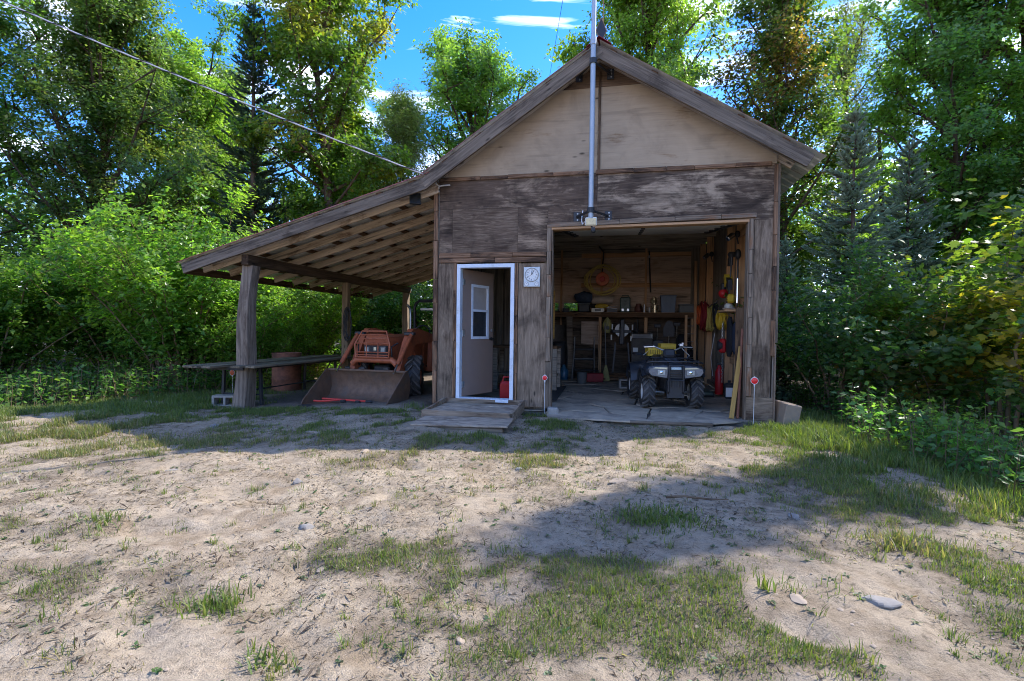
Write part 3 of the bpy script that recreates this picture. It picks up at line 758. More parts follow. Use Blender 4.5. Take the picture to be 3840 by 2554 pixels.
board('ledger', (-.035, .1, 3.2), (-.035, 6.2, 3.2), .18, .045, 'rafter', shed)
# posts
def rough_post(x0, y0, z0, x1, y1, z1, w, mat, wob, n=14, sq=True):
    mb = MB(); rings = []
    for i in range(n + 1):
        t = i / n
        cx = x0 + (x1 - x0) * t + wob * math.sin(t * 5.2 + .6) * .7; cyy = y0 + (y1 - y0) * t + wob * .6 * math.sin(t * 7)
        ww = w * (1.12 - .26 * t + .9 * wob * math.sin(t * 13 + 1) + (.1 if i == 0 else 0))
        ring = []
        for k in range(12):
            a = 2 * PI * k / 12 + PI / 12
            r = ww * .62 / max(abs(math.cos(a)), abs(math.sin(a))) ** (.8 if sq else 0)
            r *= 1 + (random.random() - .5) * .05
            ring.append((cx + r * math.cos(a) * .92, cyy + r * math.sin(a) * .92, z0 + (z1 - z0) * t))
        rings += ring
    fs = [(i * 12 + k, i * 12 + (k + 1) % 12, (i + 1) * 12 + (k + 1) % 12, (i + 1) * 12 + k) for i in range(n) for k in range(12)]
    fs += [tuple(range(12))[::-1], tuple(n * 12 + k for k in range(12))]
    # local X runs up the post
    vs = [(v[2], v[1], -v[0]) for v in rings]
    o = mb.add(vs, fs).build('post', mat, shed, True, 35)
    o.matrix_local = Matrix(((0, 0, -1), (0, 1, 0), (1, 0, 0))).to_4x4()
    return o
rough_post(-3.46, -.06, -.22, -3.24, -.1, 2.225, .2, 'post_grey', .035)
rough_post(-3.24, 2.9, -.2, -3.24, 2.9, 2.23, .14, 'post_tan', .004)
rough_post(-3.22, 6.1, -.2, -3.22, 6.1, 2.235, .16, 'post_grey', .01)

# walk door
frame = MB()
x0, x1, z0, z1 = .335, 1.235, .12, 2.21
for q in (rect(x0, x0 + .055, z0, z1), rect(x1 - .055, x1, z0, z1), rect(x0 + .055, x1 - .055, z1 - .055, z1)): frame.prism(q, 'XZ', -.045, .1)
fr = frame.build('door_frame', 'white_vinyl', shed)
MB().box(((x0 + x1) / 2, -.01, z0 + .02), (x1 - x0 - .112, .2, .045), None, .004).build('threshold', 'white_vinyl', fr)
door = thing('entry_door', 'brown', 'x'); del door['label']; del door['category']
door.parent = shed; door.location = (.395, .075, 0); door.rotation_euler = (0, 0, math.radians(67))
dm = MB()
DW, DZ0, DZ1 = .785, .165, 2.15
wx0, wx1, wz0, wz1 = .22, .64, 1.07, 1.92
for q in (rect(0, wx0, DZ0, DZ1), rect(wx1, DW, DZ0, DZ1), rect(wx0, wx1, DZ0, wz0), rect(wx0, wx1, wz1, DZ1)): dm.prism(q, 'XZ', 0, .042)
dm.build('door_leaf', 'door_brown', door)
wf = MB()
for q in (rect(wx0 - .012, wx0 + .025, wz0 - .012, wz1 + .012), rect(wx1 - .025, wx1 + .012, wz0 - .012, wz1 + .012),
          rect(wx0 + .025, wx1 - .025, wz0 - .012, wz0 + .03), rect(wx0 + .025, wx1 - .025, wz1 - .03, wz1 + .012), rect(wx0 + .025, wx1 - .025, 1.5, 1.535)):
    wf.prism(q, 'XZ', -.012, .054)
wf.build('window_frame', 'white_vinyl', door)
MB().prism(rect(wx0 + .025, wx1 - .025, wz0 + .03, 1.5), 'XZ', .016, .022).build('lower_pane', 'glass_dark', door)
MB().prism(rect(wx0 + .025, wx1 - .025, 1.535, wz1 - .03), 'XZ', .014, .02).build('upper_pane', 'blind', door)
hd = MB().lathe([(.028, 0), (.028, -.012), (.012, -.02), (.012, -.05)], 14, (.735, 0, 1.06), 'Y')
hd.bar((.735, -.045, 1.06), (.63, -.05, 1.058), .016, .018)
hd.lathe([(.028, .042), (.028, .054), (.012, .06), (.012, .09)], 14, (.735, 0, 1.06), 'Y').bar((.735, .087, 1.06), (.64, .09, 1.06), .014, .018)
hd.build('door_handle', 'black_metal', door, True)
MB().lathe([(.024, 0), (.024, -.014), (.016, -.02)], 14, (.735, 0, 1.2), 'Y').build('deadbolt', 'aluminium', door, True)
hg = MB()
for z in (.35, 1.15, 1.95): hg.lathe([(.008, z - .05), (.008, z + .05)], 8, (0, -.002, 0)).box((.03, -.002, z), (.05, .004, .09))
hg.build('hinge', 'aluminium', door)

# sectional garage door, up on its tracks
gd = thing('garage_door', 'x', 'x'); del gd['label']; del gd['category']
gd.parent = shed
A = Vector((0, .17, 2.775)); B = Vector((0, 2.85, 3.14)); nsec = 5
for i in range(nsec):
    p = A.lerp(B, i / nsec + .002); q = A.lerp(B, (i + 1) / nsec - .002)
    d = (q - p).normalized(); nrm = Vector((1, 0, 0)).cross(d)
    c = (p + q) / 2; R = Matrix((Vector((1, 0, 0)), d, nrm)).transposed()
    sec = MB().box((3.12, c.y, c.z), (2.46, (q - p).length, .04), R, .006)
    so = sec.build('door_section', 'almond', gd)
    hb = MB()
    for x in (1.95, 3.12, 4.29): hb.box((x, p.y, p.z - .03), (.06, .07, .018)).tube([(x - .03, p.y, p.z - .036), (x + .03, p.y, p.z - .036)], .009, 6)
    hb.build('hinge', 'dark_steel', so)
for x in (1.85, 4.39):
    xv = 1.765 if x < 3 else 4.535
    MB().bar((x, .16, 2.76), (x, 2.95, 3.15), .03, .06).bar((xv, .13, .05), (xv, .13, 2.72), .03, .03).build('track', 'dark_steel', gd)

# shop floor: broken slabs
floor = MB().box((2.43, 2.98, -.045), (4.8, 6.2, .05)).build('floor', 'interior_dark')
tag(floor, 'dusty broken floor inside the workshop', None, None, 'structure')
def clip(poly, p, n):
    out = []
    for i in range(len(poly)):
        a, b = poly[i], poly[(i + 1) % len(poly)]
        da = (a[0] - p[0]) * n[0] + (a[1] - p[1]) * n[1]; db = (b[0] - p[0]) * n[0] + (b[1] - p[1]) * n[1]
        if da <= 0: out.append(a)
        if da * db < 0:
            t = da / (da - db); out.append((a[0] + (b[0] - a[0]) * t, a[1] + (b[1] - a[1]) * t))
    return out
seeds = [(random.uniform(.1, 4.75), -.3 + 6.3 * random.random() ** 1.4) for _ in range(46)]
for i, s in enumerate(seeds):
    poly = [(.1, -.12), (1.74, -.12), (1.82, -.42), (3.0, -.62), (4.05, -.42), (4.45, -.1), (4.78, .02), (4.78, 6.05), (.1, 6.05)]
    if s[1] < -.1 and (s[0] < 1.9 or s[0] > 4.4): continue
    for j, t in enumerate(seeds):
        if i == j or not poly: continue
        dx, dy = t[0] - s[0], (t[1] - s[1]); L = math.hypot(dx, dy)
        if L > 3.5: continue
        gap = .01 + .028 * (((i + j) * 7) % 5) / 4
        poly = clip(poly, (s[0] + dx * .5 - dx / L * gap * .5, s[1] + dy * .5 - dy / L * gap * .5), (dx / L, dy / L))
    if len(poly) < 3: continue
    # ragged edges
    rp = []
    for a in range(len(poly)):
        p, q = poly[a], poly[(a + 1) % len(poly)]; L = math.hypot(q[0] - p[0], q[1] - p[1]); m = max(1, min(7, int(L / .13)))
        for k in range(m):
            t = k / m; jx = random.uniform(-.014, .014) if k else 0; jy = random.uniform(-.014, .014) if k else 0
            rp.append((p[0] + (q[0] - p[0]) * t + jx, p[1] + (q[1] - p[1]) * t + jy))
    cx = sum(p[0] for p in rp) / len(rp); cyy = sum(p[1] for p in rp) / len(rp)
    o = MB().prism([(p[0] - cx, p[1] - cyy) for p in rp], 'XY', -.02, 0).build('floor_slab', 'floor_slab', floor)
    o.location = (cx, cyy, .004 + random.uniform(0, .014)); o.rotation_euler = (random.uniform(-.022, .022), random.uniform(-.022, .022), 0)
board('sill_board', (2.95, -.6, .012), (4.0, -.5, .012), .06, .03, 'barge', floor, (0, 1, 0))

# ------------------------------------------------------------------ things fixed to or standing by the shed
# antenna mast with two stand-off brackets
mast = thing('antenna_mast', 'tall galvanized pole clamped up the middle of the gable', 'pole', (2.38, -.42, 0))
MB().lathe([(.036, 2.76), (.036, 5.2), (.032, 5.2), (.032, 8.7), (.01, 8.72)], 16).build('pole', 'mast_steel', mast, True)
MB().lathe([(.042, 5.12), (.042, 5.22)], 16).build('collar', 'mast_steel', mast, True)
for z in (2.87, 4.9):
    b = MB()
    for sx in (-1, 1):
        b.bar((0, 0, z), (sx * .225, .385, z + .03 * 0), .02, .028).box((sx * .225, .4, z), (.1, .014, .15), None, .003)
    b.lathe([(.05, z - .035), (.05, z + .035)], 14)
    br = b.build('wall_bracket', 'black_metal', mast)
    bb = MB()
    for sx in (-1, 1):
        for dz in (-.045, 0, .045): bb.lathe([(.012, -.012), (.012, 0)], 8, (sx * .225 + .01, .393, z + dz), 'Y')
    bb.build('bolt', 'chain_steel', br)
# flood light and motion sensor under the mast
fl = thing('flood_light', 'cream flood light with motion sensor under the foot of the pole', 'lamp', (2.385, -.42, 2.72))
MB().box((0, .02, 0), (.16, .07, .115), Matrix.Rotation(.25, 3, 'X'), .012).box((0, .2, -.03), (.03, .36, .02)).build('housing', 'lamp_white', fl)
MB().box((0, -.02, -.008), (.135, .012, .09), Matrix.Rotation(.25, 3, 'X'), .003).build('lens', 'lens_amber', fl)
MB().sphere((.03, .03, -.125), .034, 12, 8).box((.03, .04, -.1), (.05, .06, .04)).tube([(.0, .05, -.05), (.02, .05, -.09)], .012, 6).build('motion_sensor', 'plastic_black', fl, True)
MB().tube([(-.06, .1, .05), (-.14, .3, .02), (-.16, .36, .1), (-.145, .39, .24)], .008, 6).build('wire', 'white_plastic', fl, True)
# solar lamp under the eave junction
so = thing('security_lamp', 'small black square floodlight hanging where lean-to meets gable', 'lamp', (-.33, -.12, 3.215), .5)
MB().box((0, 0, 0), (.17, .035, .19), Matrix.Rotation(-.35, 3, 'X'), .02).build('housing', 'plastic_black', so)
MB().box((0, -.02, -.006), (.14, .006, .155), Matrix.Rotation(-.35, 3, 'X'), .002).build('lens', 'glass_dark', so)
MB().bar((0, .03, .08), (0, .06, .18), .03, .015).build('bracket', 'black_metal', so)
# diamond plate on the ridge with its rod
dp = thing('ridge_marker', 'dark diamond-shaped plate on a thin rod at the roof peak', 'sign', (2.47, -.18, 5.27), .25)
MB().prism([(0, -.01), (.075, .17), (0, .35), (-.075, .17)], 'XZ', -.004, .004).build('plate', 'black_metal', dp)
b = MB(); q = [(0, -.01), (.075, .17), (0, .35), (-.075, .17)]
for i in range(4): b.tube([(q[i][0], 0, q[i][1]), (q[(i + 1) % 4][0], 0, q[(i + 1) % 4][1])], .008, 6)
b.build('rim', 'trim_grey', dp)
MB().tube([(.03, .02, .0), (.03, .02, 1.4)], .006, 6).build('rod', 'copper_dark', dp)
MB().box((-.1, 0, .015), (.1, .1, .05), None, .01).box((.05, .02, .012), (.09, .1, .045), None, .01).build('base', 'metal_roof_red', dp)

# supply cable, thin stay wire
def sagged(a, b, sag, n=30):
    a, b = Vector(a), Vector(b)
    return [a.lerp(b, i / n) - Vector((0, 0, sag * 4 * (i / n) * (1 - i / n))) for i in range(n + 1)]
pc = thing('power_cable', 'pale twisted supply cable running from the gable corner to upper left', 'cable', (.02, -.06, 3.42))
P0 = Vector((.02, -.06, 3.42)); P1 = Vector((-17.7, -3.0, 11.4))
pts = [p - P0 for p in sagged((-.12, -.34, 3.52), P1, .25)]
n = len(pts)
MB().tube(pts, .011, 6).build('strand', 'cable_grey', pc, True)
tw = []
for i in range(220):
    t = i / 219 * (n - 1); k = min(int(t), n - 2); p = pts[k].lerp(pts[k + 1], t - k); a = i * 1.1
    tw.append(p + Vector((0, math.cos(a), math.sin(a))) * .018)
MB().tube(tw, .008, 5).build('strand', 'hose_black', pc, True)
MB().tube([(-.14, -.28, .1), (-.02, -.1, .02), (.03, -.03, -.02), (.1, -.02, -.01), (.2, -.015, -.005)], .012, 8).build('loop', 'cable_grey', pc, True)
MB().sphere((.0, .02, -.03), .02).sphere((.0, .03, -.08), .016).build('insulator', 'white_plastic', pc, True)
sw = MB().tube(sagged((2.38, -.42, 8.5), (-.3, 12.3, 9.9), .1, 12), .006, 5).build('stay_wire', 'hose_black')
tag(sw, 'thin dark stay wire slanting across the sky behind the roof', 'wire')

# wall clock
ck = thing('wall_clock', 'white square clock with two small dials beside the door', 'clock', (1.5, -.012, 2.005))
MB().box((0, -.014, 0), (.245, .028, .295), None, .006).build('case', 'clock_body', ck)
MB().lathe([(.1, -.0285), (.1, -.032)], 36, (0, 0, .03), 'Y').build('face', 'clock_face', ck)
MB().tube([(.1 * math.cos(a), -.033, .03 + .1 * math.sin(a)) for a in np.linspace(0, 2 * PI, 36, endpoint=False)], .004, 6, closed=True).build('bezel', 'chain_steel', ck, True)
hh = MB()
for a, L, w in ((2, .055, .008), (27, .082, .006)):
    t = math.radians(90 - a); hh.bar((0, -.0365, .03), (L * math.cos(t), -.0365, .03 + L * math.sin(t)), .003, w)
t = math.radians(90 - 245); hh.bar((0, -.038, .03), (.08 * math.cos(t), -.038, .03 + .08 * math.sin(t)), .002, .002)
hh.build('hands', 'clock_black', ck)
tk = MB()
for i in range(60):
    t = 2 * PI * i / 60; L = .008 if i % 5 == 0 else .004
    tk.bar(((.092 - L) * math.cos(t), -.0345, .03 + (.092 - L) * math.sin(t)), (.092 * math.cos(t), -.0345, .03 + .092 * math.sin(t)), .002, .003 if i % 5 == 0 else .0015, (0, 1, 0))
tk.build('tick_marks', 'clock_black', ck)
def text(name, body, size, mat, parent, loc, rot, ext=.0008, align='CENTER'):
    cu = bpy.data.curves.new(name, 'FONT'); cu.body = body; cu.size = size; cu.extrude = ext
    cu.align_x = align; cu.align_y = 'CENTER'; cu.materials.append(MATS[mat])
    tmp = bpy.data.objects.new(name, cu); COL.objects.link(tmp)
    bpy.context.view_layer.update()
    me = bpy.data.meshes.new_from_object(tmp.evaluated_get(bpy.context.evaluated_depsgraph_get()))
    bpy.data.objects.remove(tmp)
    me.materials.clear(); me.materials.append(MATS[mat])
    o = link(name, me, parent); o.location = loc; o.rotation_euler = rot
    return o
for i in range(1, 13):
    t = math.radians(90 - 30 * i)
    text('numeral', str(i), .026, 'clock_black', ck, (.07 * math.cos(t), -.0335, .03 + .07 * math.sin(t)), (PI / 2, 0, 0))
for sx in (-1, 1):
    d = MB().lathe([(.032, -.0285), (.032, -.033), (.028, -.033)], 24, (sx * .078, 0, -.105), 'Y').build('gauge', 'clock_face', ck, True)
    MB().tube([(sx * .078 + .031 * math.cos(a), -.033, -.105 + .031 * math.sin(a)) for a in np.linspace(0, 2 * PI, 24, endpoint=False)], .002, 5, closed=True).build('rim', 'chain_steel', d, True)
    MB().bar((sx * .078, -.035, -.105), (sx * .078 + .012, -.035, -.087), .002, .003).build('needle', 'clock_black', d)

# driveway reflectors
def reflector(label, x, y, zb, zc, r, mat='reflector_red', lean=0.):
    t = thing('driveway_reflector', label, 'reflector', (x, y, zb), 0, 'round reflectors on thin stakes')
    t.rotation_euler = (0, lean, 0)
    h = zc - zb
    MB().lathe([(r * .93, -.004), (r * .93, -.010), (r * .8, -.012)], 24, (0, 0, h), 'Y').build('reflector', mat, t, True)
    MB().lathe([(r * .93, .006), (r * 1.06, .006), (r * 1.06, -.008), (r * .94, -.008)], 24, (0, 0, h), 'Y', cap=True).tube([(0, 0, h - r), (0, 0, h - r - .035)], [.012, .006], 8).lathe([(.012, -.006), (.012, .004)], 10, (0, 0, h + r), 'Y').build('holder', 'white_plastic', t, True)
    MB().tube([(0, 0, -.05), (0, 0, h - r - .02)], .0035, 6).build('stake', 'white_plastic', t)
reflector('round red reflector on white stake left of the garage opening', 1.722, -.07, -.03, .51, .037)
reflector('round red reflector on white stake right of the garage opening', 4.59, -.1, -.03, .565, .046)
reflector('dull orange-red reflector on a stake behind the crooked post', -4.0, .35, -.17, .385, .05, 'reflector_orange')

# steps at the walk door
bs = thing('box_step', 'weathered wooden tray-like box step against the door', 'step', (.82, -.6, 0), .03)
o = board('front_rail', (-.6, -.52, .07), (.6, -.55, .07), .13, .035, 'step_wood', bs)
for sx in (-1, 1):
    pr = [(-.52, 0), (.5, 0), (.5, .17), (.3, .165), (-.2, .13), (-.52, .125)]
    s = MB().prism(pr, 'YZ', -.018, .018).build('side_rail', 'step_wood', bs); s.location = (sx * .6, 0, 0)
for i in range(4):
    board('tread_board', (-.58, -.4 + i * .235, .085), (.58, -.4 + i * .235, .085 + .004 * (i % 2)), .228, .025, 'step_board', bs, (0, 1, 0))
board('back_rail', (-.58, .5, .08), (.58, .5, .08), .16, .03, 'step_wood', bs)
ls = thing('low_step', 'low flat plywood platform on the ground before the box step', 'step', (.93, -1.47, 0), .08)
o = board('top_sheet', (-.6, 0, .055), (.58, 0, .065), .6, .02, 'step_board', ls, (0, 1, 0), .003)
for yy in (-.24, .22): board('runner', (-.55, yy, .015), (.52, yy, .02), .05, .06, 'step_wood', ls)

# block of wood at the right corner, cinder block by the post
wb = thing('timber_block', 'pale sawn timber block leaning against the right front corner', 'block', (5.02, .02, 0), .12)
mb = MB().box((0, 0, .12), (.2, .42, .3), Matrix.Rotation(.18, 3, 'Y'), .012); mb.build('block', 'fresh_cut', wb)
cb = thing('cinder_block', 'grey hollow concrete block lying beside the crooked post', 'concrete block', (-3.83, .02, -.14), .35)
b = MB()
for q in (rect(-.2, -.165, -.03, .17), rect(.165, .2, -.03, .17), rect(-.165, .165, -.03, .01), rect(-.165, .165, .135, .17), rect(-.018, .018, .01, .135)): b.prism(q, 'XZ', -.1, .1)
b.build('block', 'concrete', cb)
lb = thing('foundation_stone', 'small grey stone block under the left garage jamb', 'stone', (1.85, -.08, 0), .2)
MB().box((0, 0, .02), (.16, .16, .12), None, .02).build('block', 'concrete', lb)

# long table with folding steel legs, around the post
tb = thing('plank_table', 'long low weathered plank table with dark steel folding legs', 'table', (-3.72, 1.3, -.14), .0)
for i, (dx, y0, y1) in enumerate(((-.36, -1.85, 1.9), (-.17, -1.95, 1.95), (.02, -1.88, 1.98), (.45, -1.75, 1.5), (.62, -1.62, 1.45))):
    board('table_plank', (dx, y0, .69 + .006 * (i % 2)), (dx, y1, .70 + .005 * (i % 3)), .18, .035, 'table_plank', tb, (1, 0, 0))
for yy in (-1.15, 1.2):
    for sx in (-.3, .48):
        MB().bar((sx, yy, .0), (sx - .03 * (1 if sx > 0 else -1), yy, .66), .045, .045).build('leg', 'dark_steel', tb)
    MB().tube([(-.3, yy, .18), (.48, yy, .18)], .014, 8).build('cross_bar', 'dark_steel', tb)
    MB().tube([(.1, yy, .2), (.1, yy + .45, .64)], .012, 8).build('brace', 'dark_steel', tb)
MB().box((.05, 0, .645), (.7, 3.0, .05)).build('apron', 'black_metal', tb)
MB().tube([(.1, -1.15, .22), (.1, 1.2, .22)], .013, 8).build('long_bar', 'dark_steel', tb)
# rusty barrel
br = thing('rusty_drum', 'rusty open-topped steel drum behind the long table', 'barrel', (-4.35, 2.35, -.2))
pr = [(.3, 0), (.305, .02), (.3, .27), (.308, .29), (.3, .31), (.3, .55), (.308, .57), (.3, .59), (.3, .83), (.308, .85), (.3, .86), (.288, .86), (.288, .05), (.01, .04)]
MB().lathe(pr, 32, cap=False).build('drum', 'barrel_rust', br, True)
# black cable coil on the middle post
cc = thing('hanging_cable_coil', 'black cable loops hanging on the middle lean-to post', 'cable', (-3.13, 2.82, 1.55))
for i in range(5):
    a = .05 + .012 * i
    MB().tube([(a * math.sin(t) + random.uniform(-.01, .01), -.02 * i + .01, -.25 + (.3 + .02 * i) * math.cos(t)) for t in np.linspace(0, 2 * PI, 22, endpoint=False)], .009, 6, closed=True).build('loop', 'hose_black', cc, True)

# ------------------------------------------------------------------ wheels
def wheel(parent, loc, R, w, rim_r, lugs, mat_rim='rim_white', chev=True, rx=0):
    """axle along X"""
    e = bpy.data.objects.new('wheel', None); COL.objects.link(e); e.parent = parent; e.location = loc; e.rotation_euler = (rx, 0, 0)
    e.empty_display_size = .05
    h = w / 2
    prof = [(rim_r, -h * .8), (rim_r * 1.08, -h * .95), (R * .78, -h), (R * .87, -h * .92), (R * .9, -h * .6), (R * .905, 0), (R * .9, h * .6), (R * .87, h * .92), (R * .78, h), (rim_r * 1.08, h * .95), (rim_r, h * .8)]
    MB().lathe(prof, 36, (0, 0, 0), 'X', cap=False).build('tyre', 'rubber', e, True, 30)
    ty = MB()
    for i in range(lugs):
        a0 = 2 * PI * i / lugs
        for s in (-1, 1):
            off = (PI / lugs) if (not chev and s > 0) else 0
            segs = 3; P = []
            for k in range(segs + 1):
                t = k / segs; a = a0 + off + t * (2 * PI / lugs) * 1.0
                xx = s * (.04 + .96 * t) * h * 1.02
                rr = R if t < .8 else R * .965
                P.append((xx, a, rr))
            lw = PI / lugs * .5
            base = len(ty.v)
            for (xx, a, rr) in P:
                for da, r2_ in ((-lw * .8, R * .86), (-lw * .5, rr), (lw * .5, rr), (lw * .8, R * .86)):
                    ty.v.append((xx, r2_ * math.cos(a + da), r2_ * math.sin(a + da)))
            for k in range(segs):
                for m in range(3): ty.f.append((base + k * 4 + m, base + k * 4 + m + 1, base + (k + 1) * 4 + m + 1, base + (k + 1) * 4 + m))
            ty.f.append((base, base + 1, base + 2, base + 3)); ty.f.append(tuple(base + segs * 4 + m for m in (3, 2, 1, 0)))
    ty.build('tread', 'rubber_dusty', e)
    rm = MB().lathe([(rim_r, -h * .8), (rim_r * .96, -h * .5), (rim_r * .5, -h * .35), (rim_r * .25, -h * .5), (.01, -h * .5)], 28, (0, 0, 0), 'X', cap=False)
    rm.lathe([(rim_r, h * .8), (rim_r * .96, h * .5), (rim_r * .5, h * .35), (rim_r * .25, h * .5), (.01, h * .5)], 28, (0, 0, 0), 'X', cap=False)
    for k in range(5):
        a = 2 * PI * k / 5
        for s in (-1, 1): rm.lathe([(.012, s * h * .36), (.012, s * h * .5)], 6, (0, rim_r * .38 * math.cos(a), rim_r * .38 * math.sin(a)), 'X')
    rm.build('rim', mat_rim, e, True)
    return e

# ------------------------------------------------------------------ orange tractor with front loader
tr = thing('tractor', 'orange compact tractor with front loader parked under the lean-to', 'tractor', (-1.53, 1.42, -.1), math.radians(-5))
for sx in (-1, 1):
    wheel(tr, (sx * .56, .05, .41), .41, .28, .2, 15, 'tractor_orange', False).rotation_euler = (0, 0, .38)
    wheel(tr, (sx * .6, 1.62, .52), .52, .34, .29, 18, 'tractor_orange', False)
MB().tube([(-.45, 0, .33), (.45, 0, .33)], .06, 10).box((0, 0, .38), (.3, .3, .16), None, .02).build('front_axle', 'dark_steel', tr, True)
MB().box((0, .75, .5), (.34, 1.9, .26), None, .03).build('chassis', 'dark_steel', tr)
# hood
hp = [(-.25, .66), (-.26, .95), (-.22, 1.1), (-.14, 1.15), (.14, 1.15), (.22, 1.1), (.26, .95), (.25, .66)]
MB().prism(hp, 'XZ', -.36, .95).build('hood', 'tractor_orange', tr, True, 30).location.z = .06
gr = MB().prism([(-.235, .62), (-.245, .94), (.245, .94), (.235, .62)], 'XZ', -.385, -.362).build('grille', 'plastic_black', tr); gr.location.z = .06
MB().box((0, -.395, .865), (.47, .02, .15), None, .006).build('lamp_panel', 'plastic_black', gr)
for sx in (-1, 1):
    h = MB().box((sx * .165, -.408, .865), (.1, .014, .11), None, .006).build('headlight', 'lamp_bezel', tr); h.location.z = .06
    MB().box((sx * .165, -.417, .868), (.07, .006, .07), None, .003).build('lens', 'headlamp', h)
MB().box((0, -.408, .94), (.05, .008, .06), None, .004).build('badge', 'lens_amber', tr)
gl = MB()
for i in range(6): gl.box((0, -.378 + .014 * (i - 2), .975 + i * .027), (.43 - .02 * i, .012, .009))
gl.build('hood_louvre', 'tractor_orange', tr).location.z = .06
# grille guard
gg = MB()
for z in (.76, .81): gg.tube([(-.33, -.5, z), (.33, -.5, z)], .011, 6)
gg.tube([(-.34, -.5, .72), (-.36, -.5, .95), (-.25, -.43, 1.19), (.25, -.43, 1.19), (.36, -.5, .95), (.34, -.5, .72), (-.34, -.5, .72)], .017, 8)
for x in (-.12, .12): gg.tube([(x, -.5, .72), (x, -.5, .97)], .011, 6)
for z, w in ((.97, .35), (1.05, .31), (1.12, .28)): gg.tube([(-w, -.485 + (z - .97) * .25, z), (w, -.485 + (z - .97) * .25, z)], .012, 6)
gg.build('grille_guard', 'tractor_orange', tr, True).location.z = .07
MB().box((0, 1.25, .82), (.5, .5, .55), None, .04).build('dash_cowl', 'tractor_orange', tr)
MB().box((0, 1.75, .8), (.5, .4, .12), None, .04).box((0, 1.97, 1.0), (.46, .1, .38), None, .04).build('seat', 'plastic_black', tr)
for sx in (-1, 1):
    MB().add(*(lambda P: (P, [(i, i + 1, len(P) // 2 + i + 1, len(P) // 2 + i) for i in range(len(P) // 2 - 1)]))(
        [(sx * (.42 + dx), 1.62 + .58 * math.cos(t), .5 + .58 * math.sin(t)) for dx in (0, .36) for t in np.linspace(.1, 2.6, 12)])).build('rear_fender', 'tractor_orange', tr, True)
MB().tube([(.19 * math.cos(t), 1.42 + .06 * math.sin(t), 1.22 + .17 * math.sin(t)) for t in np.linspace(0, 2 * PI, 24, endpoint=False)], .014, 6, closed=True).tube([(0, 1.2, 1.05), (0, 1.42, 1.22)], .02, 8).build('steering_wheel', 'plastic_black', tr, True)
MB().tube([(-.46, 2.0, .7), (-.46, 1.95, 1.8), (-.41, 1.94, 1.9), (-.33, 1.93, 1.95), (.33, 1.93, 1.95), (.41, 1.94, 1.9), (.46, 1.95, 1.8), (.46, 2.0, .7)], .036, 8).build('roll_bar', 'plastic_black', tr, True)
MB().box((.02, 1.9, 1.76), (.6, .04, .05), None, .008).build('light_bar', 'lamp_white', tr)
MB().tube([(-.02, .95, 1.1), (-.02, .95, 1.6), (-.04, .97, 1.73), (-.12, 1.0, 1.81)], .026, 8).build('exhaust_pipe', 'chain_steel', tr, True)
# loader
for sx in (-1, 1):
    x = sx * .47
    arm = MB()
    pr = [(.95, 1.2), (.95, 1.06), (.16, 1.02), (-.36, .36), (-.54, .38), (-.1, 1.16), (.06, 1.31), (.26, 1.32)]
    arm.prism(pr, 'YZ', x - .055, x + .055)
    arm.build('loader_arm', 'tractor_orange', tr)
    MB().bar((x, .9, .45), (x, .93, 1.16), .1, .12, (0, 1, 0), .01).build('loader_post', 'tractor_orange', tr)
    MB().bar((x * .95, .75, .5), (x, -.12, 1.0), .05, .07).build('lift_brace', 'tractor_orange', tr)
    c = MB().tube([(x * 1.22, -.1, 1.2), (x * 1.22, -.6, .68)], .04, 10).build('hydraulic_cylinder', 'tractor_orange', tr, True)
    MB().tube([(x * 1.22, -.6, .68), (x * 1.22, -.74, .53)], .018, 8).build('piston_rod', 'chrome', c, True)
    MB().box((x * 1.12, -.08, 1.22), (.2, .1, .06), None, .01).build('knuckle', 'dark_steel', c)
    MB().tube([(x - .06 * sx, -.3, 1.05), (x - .13 * sx, -.42, .98), (x - .12 * sx, -.4, .75), (x - .07 * sx, -.3, .62)], .014, 6).build('hydraulic_hose', 'hose_black', tr, True)
    MB().tube([(x, .35, .62), (x + .02 * sx, .02, .98)], .03, 8).build('lift_cylinder', 'tractor_orange', tr, True)
MB().tube([(-.46, -.42, .66), (-.36, -.42, .74), (.36, -.42, .74), (.46, -.42, .66)], .06, 10).build('torque_tube', 'tractor_orange', tr, True)
text('lettering', 'KUBOTA', .085, 'lens_amber', tr, (.513, .22, 1.13), (PI / 2, 0, PI / 2))
# bucket
BW = .8
prof = [(-1.48, .0), (-.8, .02), (-.64, .1), (-.58, .24), (-.6, .42), (-.66, .56)]
b = MB(); n = len(prof)
for x in (-BW, BW):
    for dy in (0, 1):
        for i, (yy, zz) in enumerate(prof):
            if dy: yy2, zz2 = yy + (.012 if i > 1 else 0), zz - (.012 if i < 3 else 0)
            else: yy2, zz2 = yy, zz
            b.v.append((x, yy2, zz2))
for i in range(n - 1):
    b.f.append((i, i + 1, 2 * n + i + 1, 2 * n + i)); b.f.append((n + i, 3 * n + i, 3 * n + i + 1, n + i + 1))
b.f.append((0, 2 * n, 3 * n, n)); b.f.append((n - 1, 2 * n - 1, 4 * n - 1, 3 * n - 1))
bk = b.build('bucket', 'bucket_steel', tr, True, 50)
for sx in (-1, 1):
    MB().prism([(-1.4, -.005), (-.78, 0), (-.62, .1), (-.56, .25), (-.58, .43), (-.65, .57), (-.74, .57), (-1.34, .09)], 'YZ', sx * BW - .009, sx * BW + .009).build('bucket_side', 'bucket_steel', bk)
MB().bar((-BW, -.665, .565), (BW, -.665, .565), .05, .03).build('bucket_rim', 'bucket_steel', bk)
MB().box((0, -1.4, .006), (2 * BW - .03, .16, .014)).build('cutting_edge', 'dark_steel', bk)
for x in (-.4, -.1, .38): MB().box((x, -.655, .6), (.1, .03, .04), None, .006).build('hook_plate', 'dark_steel', bk)
